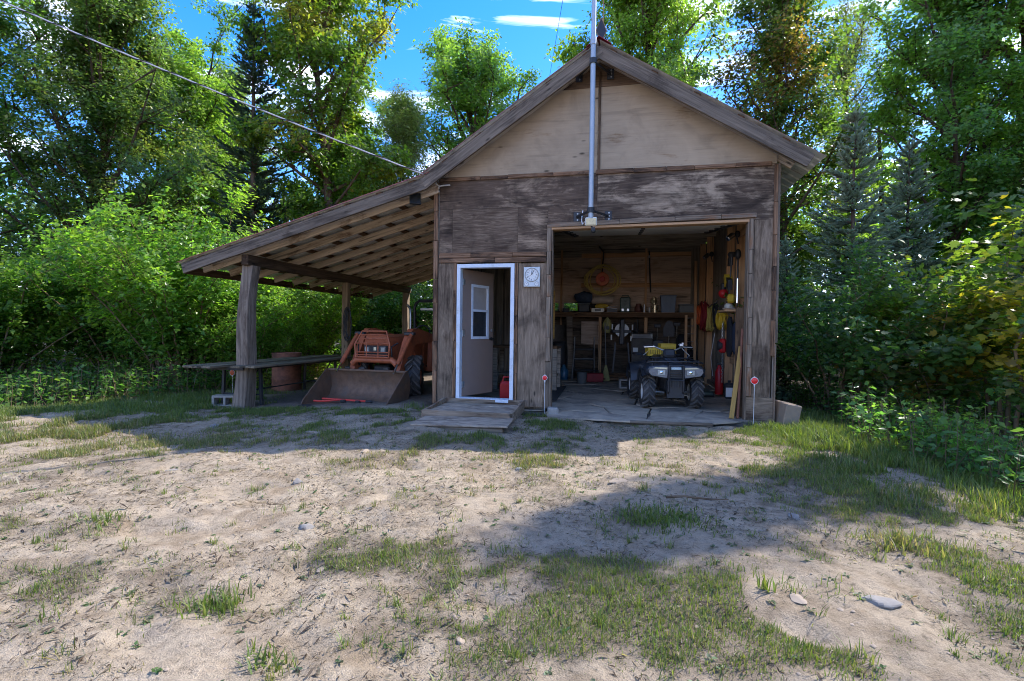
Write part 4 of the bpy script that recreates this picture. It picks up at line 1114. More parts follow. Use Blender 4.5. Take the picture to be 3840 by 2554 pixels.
# red bar lying in the bucket
rb = thing('red_jack_handle', 'red steel bar lying inside the tractor bucket', 'bar', (-1.85, .38, -.05), math.radians(-6))
MB().tube([(-.4, 0, .03), (.48, .0, .03)], .017, 8).build('bar', 'red_bar', rb, True)
MB().tube([(.48, 0, .03), (.6, 0, .03)], .019, 8).build('grip', 'plastic_black', rb, True)
MB().tube([(-.05, -.01, .03), (-.16, -.12, .02), (-.3, -.17, .012), (-.44, -.17, .012)], .015, 8).build('hook', 'red_bar', rb, True)
for x in (.05, .34): MB().box((x, -.03, .015), (.09, .07, .05), None, .012).build('clamp', 'plastic_black', rb)

# ------------------------------------------------------------------ ATV in the garage
av = thing('quad_bike', 'dusty black four-wheeler facing out of the garage', 'quad bike', (3.585, .82, .02), math.radians(7))
for sx in (-1, 1):
    wheel(av, (sx * .36, 0, .255), .255, .19, .13, 14, 'rim_white', True)
    wheel(av, (sx * .37, 1.15, .255), .255, .24, .13, 14, 'rim_white', True)
    MB().tube([(sx * .1, -.02, .24), (sx * .29, 0, .255)], .022, 8).bar((sx * .08, .1, .2), (sx * .28, 0, .2), .03, .02).build('control_arm', 'chain_steel', av, True)
    s = MB().tube([(sx * .24, .04, .28), (sx * .17, .08, .58)], .026, 10)
    for k in range(7):
        t = .2 + k * .1; s.lathe([(.038, -.008), (.038, .008)], 10, (sx * (.24 - .07 * t), .04 + .04 * t, .28 + .3 * t))
    s.build('shock_absorber', 'dark_steel', av, True)
    # front fender: arch over the wheel
    P = []
    for dx in (.2, .46):
        for t in np.linspace(.8, 2.75, 12):
            P.append((sx * dx, .04 - .33 * math.cos(t), .26 + .35 * math.sin(t) + (.07 if dx < .3 else 0)))
    fm = MB().add(P, [(i, i + 1, 12 + i + 1, 12 + i) for i in range(11)])
    lip = [(sx * .462, .04 - .335 * math.cos(t), .26 + .355 * math.sin(t)) for t in np.linspace(.8, 2.75, 12)]
    fm.tube(lip, .012, 6).build('front_fender', 'atv_black', av, True)
    P = []
    for dx in (.2, .5):
        for t in np.linspace(.2, 2.9, 12):
            P.append((sx * dx, 1.15 - .36 * math.cos(t), .27 + .36 * math.sin(t) + (.06 if dx < .3 else 0)))
    MB().add(P, [(i, i + 1, 12 + i + 1, 12 + i) for i in range(11)]).build('rear_fender', 'atv_black', av, True)
# front cowl lofted in y
def loft(secs, close=True):
    mb = MB(); n = len(secs[0]); vs = [p for s in secs for p in s]
    fs = [(i * n + k, i * n + (k + 1) % n, (i + 1) * n + (k + 1) % n, (i + 1) * n + k) for i in range(len(secs) - 1) for k in range(n)]
    if close: fs += [tuple(range(n))[::-1], tuple((len(secs) - 1) * n + k for k in range(n))]
    return mb.add(vs, fs)
ol = [(-.43, .56), (-.45, .62), (-.4, .675), (-.2, .7), (.2, .7), (.4, .675), (.45, .62), (.43, .56), (.2, .485), (.08, .47), (-.08, .47), (-.2, .485)]
def sec(y, s, dz=0): return [(x * s, y, .59 + (z - .59) * s + dz) for x, z in ol]
loft([sec(-.345, .8), sec(-.33, .93), sec(-.28, 1.0), sec(-.1, .98, .02), sec(.05, .7, .04)]).build('front_cowl', 'atv_black', av, True, 45)
for sx in (-1, 1):
    pod = [(.115, .66), (.3, .665), (.385, .635), (.4, .585), (.36, .535), (.13, .5)]
    h = MB().prism([(sx * x, z) for x, z in pod], 'XZ', -.362, -.33).build('headlight_pod', 'lamp_bezel', av)
    MB().prism([(sx * x, z) for x, z in ((.13, .655), (.3, .66), (.34, .642), (.13, .63))], 'XZ', -.367, -.362).build('pod_trim', 'lens_amber', h)
    MB().box((sx * .215, -.368, .58), (.115, .014, .075), None, .006).build('headlight', 'headlamp', h)
    MB().lathe([(.024, -.002), (.018, -.006)], 16, (sx * .215, -.375, .582), 'Y').build('bulb', 'chrome', h, True)
g = MB()
for z in (.6, .565, .53): g.box((0, -.362, z), (.19, .03, .014), None, .004)
g.box((0, -.35, .565), (.2, .01, .13)).build('radiator_grille', 'plastic_black', av)
MB().box((0, -.372, .645), (.15, .016, .04), None, .005).build('name_plate', 'badge', av)
text('lettering', 'HONDA', .038, 'paper_white', av, (0, -.3815, .645), (PI / 2, 0, 0))
gu = MB()
for sx in (-1, 1): gu.tube([(sx * .11, -.3, .22), (sx * .11, -.39, .3), (sx * .105, -.4, .69), (sx * .11, -.3, .73)], .014, 8)
gu.tube([(-.11, -.4, .69), (.11, -.4, .69)], .012, 8).tube([(-.11, -.4, .47), (.11, -.4, .47)], .012, 8).build('brush_guard', 'black_metal', av, True)
sk = MB().prism([(-.13, .46), (.13, .46), (.125, .2), (-.125, .2)], 'XZ', -.36, -.3)
for i in range(6): sk.box((-.1 + i * .04, -.365, .41), (.014, .014, .1), None, .004)
sk.build('skid_plate', 'plastic_black', av)
rk = MB()
for z in (.745,):
    rk.tube([(-.4, -.12, z - .015), (-.41, -.28, z - .02), (-.3, -.34, z), (.3, -.34, z), (.41, -.28, z - .02), (.4, -.12, z - .015), (.3, .16, z + .03), (-.3, .16, z + .03), (-.4, -.12, z - .015)], .012, 8)
    for x in (-.24, -.12, 0, .12, .24): rk.tube([(x, -.34, z), (x, .16, z + .03)], .007, 6)
for sx in (-1, 1):
    for x in (.3, .34): rk.lathe([(.006, .69), (.006, .78)], 6, (sx * x, -.3, 0))
rk.build('front_rack', 'black_metal', av, True)
MB().box((0, .12, .72), (.26, .3, .12), None, .04).box((0, .32, .74), (.24, .4, .12), None, .05).build('fuel_tank', 'atv_black', av)
MB().box((0, .14, .84), (.19, .12, .15), Matrix.Rotation(-.5, 3, 'X'), .03).build('dash_pod', 'plastic_black', av)
hb = MB().tube([(-.37, .28, .95), (-.22, .22, .955), (-.1, .18, .9), (.1, .18, .9), (.22, .22, .955), (.37, .28, .95)], .013, 8)
hb.build('handlebar', 'chain_steel', av, True)
for sx in (-1, 1):
    MB().tube([(sx * .24, .225, .955), (sx * .38, .285, .95)], .02, 8).build('grip', 'plastic_black', av, True)
    MB().bar((sx * .22, .19, .955), (sx * .38, .22, .945), .01, .014).build('brake_lever', 'aluminium', av)
MB().box((.2, .2, .985), (.07, .04, .05), None, .01).box((.22, .2, 1.01), (.03, .03, .03), None, .004).build('throttle_box', 'aluminium', av)
MB().box((0, .75, .74), (.3, .75, .12), None, .05).build('seat', 'plastic_black', av)
MB().box((0, .55, .4), (.3, 1.1, .3), None, .05).build('engine_block', 'dark_steel', av)
rr = MB().tube([(-.38, 1.05, .79), (.38, 1.05, .79), (.38, 1.5, .79), (-.38, 1.5, .79), (-.38, 1.05, .79)], .012, 8)
for x in (-.2, 0, .2): rr.tube([(x, 1.05, .79), (x, 1.5, .79)], .008, 6)
rr.build('rear_rack', 'black_metal', av, True)
# yellow crates on the rear rack
def crate(label, loc, sx, sy, sz, rz):
    t = thing('plastic_crate', label, 'crate', loc, rz, 'yellow crates on the quad bike')
    m = MB()
    m.box((0, 0, .006), (sx, sy, .012))
    for s in (-1, 1):
        for k in range(2):
            L = sx if k == 0 else sy
            def put(u0, u1, z0, z1):
                c = ((u0 + u1) / 2, s * sy / 2, (z0 + z1) / 2) if k == 0 else (s * sx / 2, (u0 + u1) / 2, (z0 + z1) / 2)
                d = (u1 - u0, .008, z1 - z0) if k == 0 else (.008, u1 - u0, z1 - z0)
                m.box(c, d)
            put(-L / 2, L / 2, sz * .72, sz); put(-L / 2, L / 2, 0, sz * .22)
            n = 7
            for i in range(n):
                u = -L / 2 + L * (i + .5) / n; put(u - L / n * .28, u + L / n * .28, sz * .22, sz * .72)
            put(-L / 2, L / 2, sz - .012, sz + .004)
    m.build('crate_body', 'plastic_yellow', t)
crate('yellow slotted plastic crate on the rack, the higher right one', (3.62, 2.05, .8), .26, .24, .2, .15)
crate('yellow slotted plastic crate on the rack, the lower left one', (3.37, 1.85, .79), .22, .22, .15, .2)
for i, (a, b_) in enumerate((((3.2, 1.75, .8), (3.38, 1.78, .98)), ((3.98, 1.75, .8), (3.8, 1.85, 1.0)))):
    bc = thing('bungee_cord', ('elastic cord with hooks at the left of the yellow crates', 'elastic cord with hooks at the right of the yellow crates')[i], 'cord', a)
    d = Vector(b_) - Vector(a)
    MB().tube([(0, 0, 0), d * .5 + Vector((0, 0, -.01)), d], .006, 6).build('cord', 'cable_grey', bc, True)
    MB().tube([(0, 0, 0), (-.03, 0, -.01), (-.045, 0, -.03), (-.03, 0, -.045)], .005, 6).build('hook', 'chrome', bc, True)

# ------------------------------------------------------------------ inside the shop
shelf = thing('wall_shelf', 'long rough wooden shelf across the back of the garage', 'shelf', (2.8, 5.75, 1.68))
for i, (a, b_) in enumerate(((-1.85, -.6), (-.598, 1.75))): board('shelf_board', (a, -.13, 0), (b_, -.13, 0), .26, .03, 'stud', shelf, (0, 1, 0)); board('shelf_board', (a, .15, 0), (b_, .15, 0), .26, .03, 'inner_board', shelf, (0, 1, 0))
board('shelf_edge', (-1.85, -.275, -.05), (-.5, -.275, -.05), .12, .03, 'purlin', shelf); board('shelf_edge', (-.5, -.277, -.05), (1.75, -.277, -.055), .12, .03, 'purlin', shelf)
for x in (-1.3, -.52, .6, 1.7): board('shelf_post', (x, -.22, -1.66), (x, -.22, -.02), .07, .06, 'stud', shelf, (1, 0, 0))
SZ = 1.697; SY = 5.62
def soft(mb_sc, c, r, seed, n=18, m=10, amp=.25):
    rs = random.Random(seed); ph = [rs.uniform(0, 6) for _ in range(6)]
    mb = MB().sphere((0, 0, 0), 1, n, m); out = []
    for (x, y, z) in mb.v:
        k = 1 + amp * (.4 * math.sin(3 * x + ph[0]) + .3 * math.sin(5 * y + ph[1]) + .35 * math.sin(4 * z + 3 * x + ph[2]) + .25 * math.sin(9 * x + 7 * y + ph[3]))
        out.append((c[0] + x * k * mb_sc[0] * r, c[1] + y * k * mb_sc[1] * r, c[2] + max(-.95, z * k) * mb_sc[2] * r))
    mb.v = out; return mb
def simple(name, label, cat, loc, parts, rz=0, group=None):
    t = thing(name, label, cat, loc, rz, group)
    for nm, mb, mt, sm in parts: mb.build(nm, mt, t, sm)
    return t
simple('tool_box', 'black plastic box at the left of the shelf', 'box', (1.87, SY, SZ), [('body', MB().box((0, 0, .1), (.28, .22, .2), None, .02), 'plastic_black', False), ('lid', MB().box((0, 0, .21), (.3, .24, .04), None, .012), 'tote_grey', False)])
simple('duffel_bag', 'dark blue cloth bag heaped on the black box', 'bag', (1.85, SY, SZ + .26), [('bag', soft((1.3, .7, .7), (0, 0, .11), .2, 3), 'cloth_blue', True)])
simple('clip_box', 'small dark case standing before the back window', 'case', (1.42, SY - .05, SZ), [('body', MB().box((0, 0, .05), (.16, .12, .1), None, .012), 'plastic_black', False), ('handle', MB().tube([(-.05, 0, .1), (-.05, 0, .13), (.05, 0, .13), (.05, 0, .1)], .008, 6), 'plastic_black', True)])
ro = MB()
sp = [(.02 + .012 * k * .5, k * .55) for k in range(38)]
for s in range(-1, 1): pass
pts = [(0, (.035 + .0028 * k) * math.cos(k * .5), (.035 + .0028 * k) * math.sin(k * .5)) for k in range(40)]
ro2 = MB(); n = len(pts)
for x in (-.26, .26):
    for (a, y, z) in pts: ro2.v.append((x + .03 * math.sin(z * 20), y * 1.1, z * .8 + .11))
for i in range(n - 1): ro2.f.append((i, i + 1, n + i + 1, n + i))
simple('rolled_blanket', 'beige rolled blanket lying on the shelf pile', 'blanket', (2.33, SY - .02, SZ + .21), [('roll', ro2, 'cloth_beige', True), ('fold', soft((1.7, .75, .55), (.0, 0, .1), .15, 9), 'cloth_beige', True)], .2)
simple('folded_cloth', 'yellow and black folded cloth under the beige blanket', 'cloth', (2.25, SY, SZ + .1), [('fold', soft((1.5, 1, .55), (.06, 0, .055), .12, 5), 'cloth_yellow', True), ('fold', soft((1., 1, .5), (-.14, 0, .055), .11, 6), 'jacket_black', True)])
simple('white_tray', 'small white tray box under the yellow cloth', 'box', (2.22, SY - .06, SZ), [('body', MB().box((0, 0, .05), (.32, .2, .1), None, .01), 'lamp_white', False), ('label_strip', MB().box((0, -.102, .05), (.15, .004, .06)), 'tote_grey', False)])
simple('paper_stack', 'loose white papers on the shelf beside the tray', 'papers', (2.57, SY - .05, SZ + .1), [('sheet', MB().box((0, 0, .0), (.26, .2, .012), Matrix.Rotation(.12, 3, 'Y')), 'paper_white', False), ('sheet', MB().box((.02, 0, .045), (.24, .2, .008), Matrix.Rotation(-.1, 3, 'Y')), 'paper_white', False), ('box', MB().box((0, .02, -.06), (.24, .18, .08)), 'plastic_black', False)])
simple('fuel_can', 'dark green metal can standing on the shelf', 'can', (2.89, SY, SZ), [('body', MB().box((0, 0, .19), (.26, .18, .38), None, .025), 'green_tin', False), ('handle', MB().tube([(-.08, 0, .38), (-.08, 0, .43), (.08, 0, .43), (.08, 0, .38)], .012, 6), 'green_tin', True), ('bracket', MB().box((-.06, -.1, .06), (.06, .02, .07), None, .006).box((.07, -.1, .06), (.06, .02, .07), None, .006), 'aluminium', False)])
simple('copper_kettle', 'dark copper pot on the middle of the shelf', 'pot', (3.22, SY, SZ), [('pot', MB().lathe([(.07, 0), (.1, .04), (.1, .12), (.06, .18), (.065, .22)], 20), 'copper_dark', True)])
for i, (dx, h, r, mt, lab) in enumerate(((3.35, .2, .022, 'aluminium', 'thin metal bottle on the shelf beside the copper pot'), (3.47, .13, .032, 'chain_steel', 'short steel can left of the brass tin'))):
    simple('small_can', lab, 'can', (dx, SY - .1, SZ), [('can', MB().lathe([(r, 0), (r, h * .8), (r * .6, h * .85), (r * .6, h)], 16), mt, True)])
simple('brass_tin', 'shiny brass tin on the shelf', 'tin', (3.61, SY - .05, SZ), [('tin', MB().lathe([(.085, 0), (.085, .16), (.09, .165), (.09, .18), (.02, .185)], 24), 'tin_gold', True)])
simple('foil_bundle', 'crumpled shiny foil bundle on top of the brass tin', 'foil', (3.58, SY - .05, SZ + .185), [('bundle', soft((1, .9, 1.1), (0, 0, .095), .085, 13, 14, 10, .35), 'tin_gold', False)])
simple('blue_tote', 'tall slate blue plastic tote on the shelf', 'bin', (3.92, SY, SZ), [('body', MB().add([(x * s, y * s, z) for z, s in ((0, .86), (.4, 1)) for x, y in ((-.18, -.14), (.18, -.14), (.18, .14), (-.18, .14))], [(0, 1, 5, 4), (1, 2, 6, 5), (2, 3, 7, 6), (3, 0, 4, 7), (3, 2, 1, 0), (4, 5, 6, 7)]), 'tote_blue', False), ('lid', MB().box((0, 0, .41), (.39, .31, .03), None, .008), 'tote_blue', False), ('rib', MB().box((-.06, -.135, .2), (.02, .02, .34)).box((.06, -.135, .2), (.02, .02, .34)), 'tote_blue', False)])
simple('grey_bin', 'low dark grey bin at the right end of the shelf', 'bin', (4.37, SY, SZ), [('body', MB().box((0, 0, .09), (.38, .28, .18), None, .015), 'tote_grey', False), ('rim', MB().box((0, 0, .19), (.41, .31, .03), None, .008), 'tote_grey', False)])
# orange cord reel with loops of yellow cord on the wall
rl = thing('cord_reel', 'orange disc reel hung with yellow cord loops on the back wall', 'reel', (2.31, 5.78, 2.55))
MB().lathe([(.165, -.05), (.172, -.03), (.172, .03), (.165, .05)], 28, (0, 0, 0), 'Y').box((0, 0, .15), (.1, .06, .08), None, .015).build('reel_body', 'orange_plastic', rl, True)
MB().lathe([(.06, -.075), (.07, -.06)], 20, (0, 0, 0), 'Y').box((0, -.058, .03), (.05, .012, .09), None, .01).build('hub', 'red_plastic', rl, True)
MB().tube([(0, 0, .18), (0, 0, .3), (.02, 0, .34)], .012, 8).tube([(0, .0, .34), (.02, .05, .7), (-.1, .1, .85)], .02, 6).build('hanger', 'dark_steel', rl, True)
for i in range(9):
    a = .36 + .012 * i + random.uniform(-.03, .03); bz = .34 + random.uniform(-.05, .04); ox = random.uniform(-.05, .05)
    MB().tube([(ox + a * math.sin(t), -.02 - .008 * i, -.03 + bz * math.cos(t) + (.02 if math.cos(t) > .9 else 0)) for t in np.linspace(0, 2 * PI, 36, endpoint=False)], .013, 6, closed=True).build('cord_loop', 'rope_brass', rl, True)
simple('long_rod', 'long dark rod hanging on the back wall', 'rod', (3.47, 5.95, 0), [('rod', MB().tube([(0, 0, 3.28), (.02, 0, 2.75), (.05, 0, 2.22)], .018, 8), 'hose_black', True), ('tip', MB().lathe([(.024, 3.1), (.024, 3.16)], 8), 'aluminium', True)])
# below the shelf
simple('grey_plank', 'pale grey plank standing under the shelf at the left', 'plank', (1.55, 5.3, .02), [('plank', MB().box((0, 0, .78), (.15, .025, 1.56), Matrix.Rotation(-.03, 3, 'Y'), .004), 'barge', False)])
sl = thing('step_stool', 'dark folding step stool under the shelf', 'step stool', (1.92, 5.1, .02))
for sx in (-1, 1):
    MB().tube([(sx * .27, -.22, 0), (sx * .24, .0, .75), (sx * .24, .05, 1.05)], .016, 8).build('front_leg', 'chain_steel', sl, True)
    MB().tube([(sx * .26, .3, 0), (sx * .23, .0, .78)], .014, 8).build('rear_leg', 'dark_steel', sl, True)
for z, y in ((.25, -.16), (.5, -.09), (.75, 0)): MB().box((0, y + .05, z), (.46, .2, .03), None, .008).build('tread', 'plastic_black', sl)
MB().tube([(-.25, -.08, .52), (.25, -.08, .52)], .012, 8).build('rail', 'chain_steel', sl, True)
simple('plywood_offcut', 'square plywood offcut standing behind the step stool', 'board', (2.0, 5.95, .02), [('sheet', MB().box((0, 0, 1.15), (.45, .02, .6), None, .003), 'inner_ply', False), ('crate_side', MB().box((-.75, -.1, .75), (.5, .03, 1.2)), 'interior_dark', False)])
simple('garden_bag', 'yellow-green printed bag hanging under the shelf', 'bag', (2.45, 5.4, 1.15), [('bag', soft((.9, .4, 1.4), (0, 0, .2), .13, 21), 'bag_yellow', True), ('print', MB().box((0, -.075, .15), (.13, .01, .08), None, .004), 'plastic_black', False)])
saw = thing('band_saw', 'white and black power saw with chrome rods under the shelf', 'saw', (2.82, 5.25, .75))
MB().lathe([(.17, -.03), (.17, .03)], 28, (0, 0, .5), 'Y').build('wheel_guard', 'saw_white', saw, True)
MB().box((0, -.04, .46), (.12, .1, .62), None, .02).build('column', 'plastic_black', saw)
MB().box((0, -.05, .47), (.46, .05, .07), None, .01).build('arm', 'plastic_black', saw)
for x, z in ((-.23, .58), (.25, .57), (-.25, .32), (.22, .3)): MB().box((x, -.07, z), (.035, .02, .13), None, .004).build('guide_bracket', 'saw_white', saw)
for x in (-.04, .05): MB().tube([(x, -.11, .36), (x + .01, -.11, .78)], .009, 6).build('guide_rod', 'chrome', saw, True)
for sx in (-1, 1): MB().bar((sx * .15, 0, .2), (sx * .22, 0, -.73), .04, .04).build('stand_leg', 'black_metal', saw)
simple('metal_trough', 'pale metal trough lamp behind the quad bike', 'lamp', (3.3, 5.3, 1.05), [('body', MB().box((0, 0, .07), (.46, .12, .13), Matrix.Rotation(.3, 3, 'X'), .012), 'aluminium', False), ('end_cap', MB().box((-.23, -.01, .06), (.03, .13, .13), Matrix.Rotation(.3, 3, 'X'), .004), 'saw_white', False), ('end_cap', MB().box((.23, -.01, .06), (.03, .13, .13), Matrix.Rotation(.3, 3, 'X'), .004), 'saw_white', False), ('stand', MB().box((0, .05, -.5), (.5, .4, 1.02), None, .02), 'interior_dark', False), ('notice', MB().box((-.15, -.16, -.27), (.12, .01, .1)), 'paper_white', False)])
sh = thing('shovel', 'dark round-point shovel hanging blade up on the back wall', 'shovel', (3.98, 5.9, .1))
MB().prism([(-.13, 1.0), (.13, 1.0), (.14, 1.2), (.08, 1.36), (0, 1.42), (-.08, 1.36), (-.14, 1.2)], 'XZ', -.012, .0).build('blade', 'dark_steel', sh)
MB().tube([(0, -.005, .0), (0, -.005, 1.02)], .02, 8).build('handle', 'inner_board', sh, True)
for x, L, nm in ((4.15, 1.35, 'thin dark hoe standing right of the shovel'), (3.68, 1.3, 'dark hoe standing left of the shovel')):
    simple('garden_hoe', nm, 'tool', (x, 5.85, .03), [('handle', MB().tube([(0, 0, 0), (.02, .05, L)], .016, 8), 'inner_board', True), ('head', MB().box((.02, .05, L + .04), (.16, .04, .09), None, .01), 'dark_steel', False)])
bro = thing('yellow_broom', 'old yellow broom leaning by the shelf post', 'broom', (2.46, 4.9, .03))
MB().tube([(0, .05, .35), (-.05, .35, 1.4)], .012, 8).build('handle', 'aluminium', bro, True)
MB().prism([(-.1, .0), (.1, .0), (.06, .22), (.02, .38), (-.02, .38), (-.06, .22)], 'XZ', .0, .05).build('bristles', 'bag_yellow', bro)
simple('steel_rod', 'thin pale-tipped rod lying askew on the garage floor', 'rod', (2.25, 4.9, .05), [('rod', MB().tube([(0, 0, .0), (.28, .35, .05)], .012, 8), 'aluminium', True), ('shaft', MB().tube([(.28, .35, .05), (.9, 1.05, .14)], .012, 8), 'dark_steel', True)])
b = MB()
for q in (rect(-.19, -.155, 0, .19), rect(.155, .19, 0, .19), rect(-.155, .155, 0, .035), rect(-.155, .155, .155, .19)): b.prism(q, 'XZ', -.1, .1)
t = thing('garage_cinder_block', 'grey concrete block on the garage floor behind the quad bike', 'concrete block', (2.97, 3.4, .03), .1); b.build('block', 'concrete', t)
simple('floor_mat', 'dark rubber mat on the garage floor at the left', 'mat', (1.42, 2.1, .03), [('mat', MB().box((0, 0, .012), (.62, 2.2, .012)), 'mat_rubber', False)], .03)
simple('water_jug', 'translucent blue jug on the floor under the shelf', 'jug', (1.45, 4.9, .03), [('jug', MB().lathe([(.1, 0), (.11, .05), (.11, .22), (.05, .3), (.04, .36)], 18), 'blue_jug', True)])
simple('black_cabinet', 'tall black tool cabinet behind the quad bike', 'cabinet', (3.55, 5.5, .02), [('body', MB().box((0, 0, .5), (.5, .4, 1.0), None, .015), 'plastic_black', False), ('drawer', MB().box((0, -.205, .75), (.44, .02, .18), None, .006).box((0, -.205, .5), (.44, .02, .18), None, .006), 'dark_steel', False)])
simple('dark_tarp', 'dark tarp heaped in the back right corner', 'tarp', (4.3, 5.55, .02), [('heap', soft((.9, .8, 2.1), (0, 0, .5), .28, 61, 20, 14, .25), 'jacket_black', True)])
simple('black_barrel', 'black plastic barrel in the back left of the garage', 'barrel', (1.25, 5.35, .02), [('barrel', MB().lathe([(.22, 0), (.25, .1), (.26, .45), (.25, .8), (.22, .9), (.2, .92)], 24), 'plastic_black', True)])
simple('lumber_pile', 'short dark boards stacked flat under the shelf', 'lumber', (2.75, 5.0, .02), [('board', MB().box((0, 0, .05), (.9, .14, .05), Matrix.Rotation(.1, 3, 'Z')), 'beam_dark', False), ('board', MB().box((.05, .1, .11), (.8, .12, .05), Matrix.Rotation(-.12, 3, 'Z')), 'purlin', False), ('board', MB().box((-.1, .05, .17), (.7, .1, .05), Matrix.Rotation(.3, 3, 'Z')), 'beam_dark', False)])
simple('red_toolbox', 'dark red metal toolbox on the floor by the step stool', 'toolbox', (2.2, 4.6, .03), [('body', MB().box((0, 0, .1), (.4, .2, .2), None, .015), 'hose_red', False), ('handle', MB().tube([(-.1, 0, .2), (-.1, 0, .26), (.1, 0, .26), (.1, 0, .2)], .01, 6), 'dark_steel', True)], .3)
simple('leaning_bars', 'dark steel bars leaning on the shelf edge', 'bars', (3.15, 5.35, .02), [('bar', MB().tube([(0, 0, 0), (.05, .08, 1.5)], .02, 8), 'dark_steel', True), ('bar', MB().tube([(.12, -.02, 0), (-.02, .08, 1.4)], .016, 8), 'hose_black', True), ('bar', MB().tube([(-.15, 0, 0), (-.1, .08, 1.3)], .022, 8), 'beam_dark', True)])
simple('paint_bucket', 'pale round bucket on the garage floor by the mat', 'bucket', (1.95, 4.1, .03), [('bucket', MB().lathe([(.1, 0), (.12, .24), (.125, .25), (.1, .25), (.09, .02)], 20, cap=False), 'tote_grey', True), ('bail', MB().tube([(-.12, 0, .23), (0, -.1, .15), (.12, 0, .23)], .005, 6), 'chain_steel', True)])
# ladder hung at the back right
ld = thing('wooden_ladder', 'narrow wooden ladder standing in the back right corner', 'ladder', (4.42, 5.3, .03))
for x in (-.09, .11): board('rail', (x, 0, 0), (x, .1, 2.9 if x > 0 else 1.6), .06, .04, 'stud', ld, (1, 0, 0))
for i in range(8): MB().tube([(-.09, .01 + .012 * i, .2 + i * .19), (.11, .01 + .012 * i, .2 + i * .19)], .012, 6).build('rung', 'chain_steel', ld)

# right wall: hoses, ropes, chain hoist, trimmers
def coil(name, label, cat, loc, r, h, th, mat, n, spread, tall=1.0):
    t = thing(name, label, cat, loc)
    for i in range(n):
        rr = r * random.uniform(.8, 1.08); ox = random.uniform(-spread, spread); oz = random.uniform(-.02, .02)
        MB().tube([(ox + .02 * math.sin(2 * a + i), rr * math.sin(a) + .01 * math.sin(3 * a + i), oz + rr * tall * math.cos(a)) for a in np.linspace(0, 2 * PI, 26, endpoint=False)], th, 6, closed=True).build('loop', mat, t, True)
    MB().tube([(.03, 0, r * tall + .06), (.0, 0, r * tall + .02), (-.05, 0, r * tall - .02)], .01, 6).build('hook', 'dark_steel', t)
    return t
coil('orange_hose', 'orange hose coil hanging by the back corner', 'hose', (4.6, 5.12, 1.62), .2, 0, .014, 'hose_orange', 8, .035, 1.25)
coil('red_hose', 'dark red hose coil hanging next to the orange hose', 'hose', (4.62, 4.55, 1.58), .24, 0, .016, 'hose_red', 9, .05, 1.3)
coil('yellow_rope', 'long yellow rope hank hanging on a stud', 'rope', (4.62, 3.75, 1.5), .13, 0, .011, 'rope_yellow', 12, .05, 1.9)
coil('black_hose', 'black cable coil hanging beside the yellow rope', 'cable', (4.64, 3.2, 1.55), .16, 0, .014, 'hose_black', 6, .03, 1.5)
coil('rope_ball', 'thick yellow rope bundle hung under the small shelf', 'rope', (4.62, 2.42, 1.44), .14, 0, .016, 'plastic_yellow', 14, .07, 1.1)
ch = thing('chain_hoist', 'red chain hoist with hanging chains on the right wall', 'hoist', (4.6, 2.25, 0))
MB().box((0, 0, .98), (.12, .13, .26), None, .03).build('body', 'red_plastic', ch)
MB().lathe([(.085, -.035), (.085, .035)], 20, (-.05, 0, .98), 'X').build('wheel_cover', 'dark_steel', ch, True)
MB().box((-.068, -.0, 1.0), (.005, .07, .1)).build('data_plate', 'paper_white', ch)
cmsh = MB().tube([(0, .012 * math.cos(a), .022 * math.sin(a)) for a in np.linspace(0, 2 * PI, 10, endpoint=False)], .0045, 5, closed=True)
lk = cmsh.build('chain_link', 'chain_steel', ch, True); lk.location = (0, -.02, .82)
k = 0
for (yy, za, zb) in ((-.03, .84, .32), (-.045, 1.12, 1.4), (.03, 1.12, 1.4), (.0, 1.12, 1.38)):
    z = za
    while (z > zb) if za > zb else (z < zb):
        c = lk.copy(); COL.objects.link(c); c.parent = ch; c.location = (0, yy, z); c.rotation_euler = (0, 0, (k % 2) * PI / 2); k += 1
        z += (-1 if za > zb else 1) * .034
simple('red_lamp', 'round red lamp hanging on the right wall', 'lamp', (4.6, 2.28, 1.92), [('globe', MB().sphere((0, 0, 0), .085, 16, 10), 'red_plastic', True), ('base', MB().lathe([(.05, .06), (.05, .17), (.03, .19)], 14), 'plastic_black', True)])
simple('small_shelf', 'small wooden shelf bracketed between the right wall studs', 'shelf', (4.62, 1.72, 1.58), [('board', MB().box((0, 0, 0), (.3, .6, .035), None, .004), 'stud', False), ('rag', soft((1.1, 1.6, .3), (-.02, 0, .04), .1, 31), 'cloth_beige', True)])
tm = thing('string_trimmer', 'string trimmer with yellow guard hung on the right wall', 'trimmer', (4.6, 1.62, 0))
MB().tube([(.0, -.02, 2.5), (-.02, .05, 1.78)], .014, 8).build('shaft', 'dark_steel', tm, True)
MB().lathe([(.05, -.02), (.07, .02), (.05, .06)], 16, (0, -.02, 2.5)).box((0, .1, 2.42), (.06, .16, .14), None, .03).build('cutting_head', 'plastic_black', tm, True)
MB().prism([(-.1, 2.05), (.06, 2.2), (.12, 2.15), (.02, 1.98)], 'YZ', -.1, .02).build('guard', 'plastic_yellow', tm)
MB().prism([(-.22, 2.08), (-.02, 2.14), (.02, 2.0), (-.2, 1.92)], 'YZ', -.09, -.02).build('deflector', 'plastic_black', tm)
MB().box((-.02, -.1, 1.78), (.12, .14, .15), None, .03).build('engine_cover', 'plastic_yellow', tm)
sl_ = MB()
for i in range(4): sl_.box((-.083, -.1, 1.73 + i * .03), (.006, .11, .01))
sl_.build('cover_slot', 'plastic_black', tm)
MB().sphere((-.02, .04, 1.66), .075, 12, 8, (1, 1.2, .8)).build('fuel_tank', 'lamp_white', tm, True)
MB().tube([(-.02, .08, 1.82), (-.02, .2, 1.8), (-.02, .22, 1.66), (-.02, .1, 1.6)], .013, 8).build('handle', 'plastic_black', tm, True)
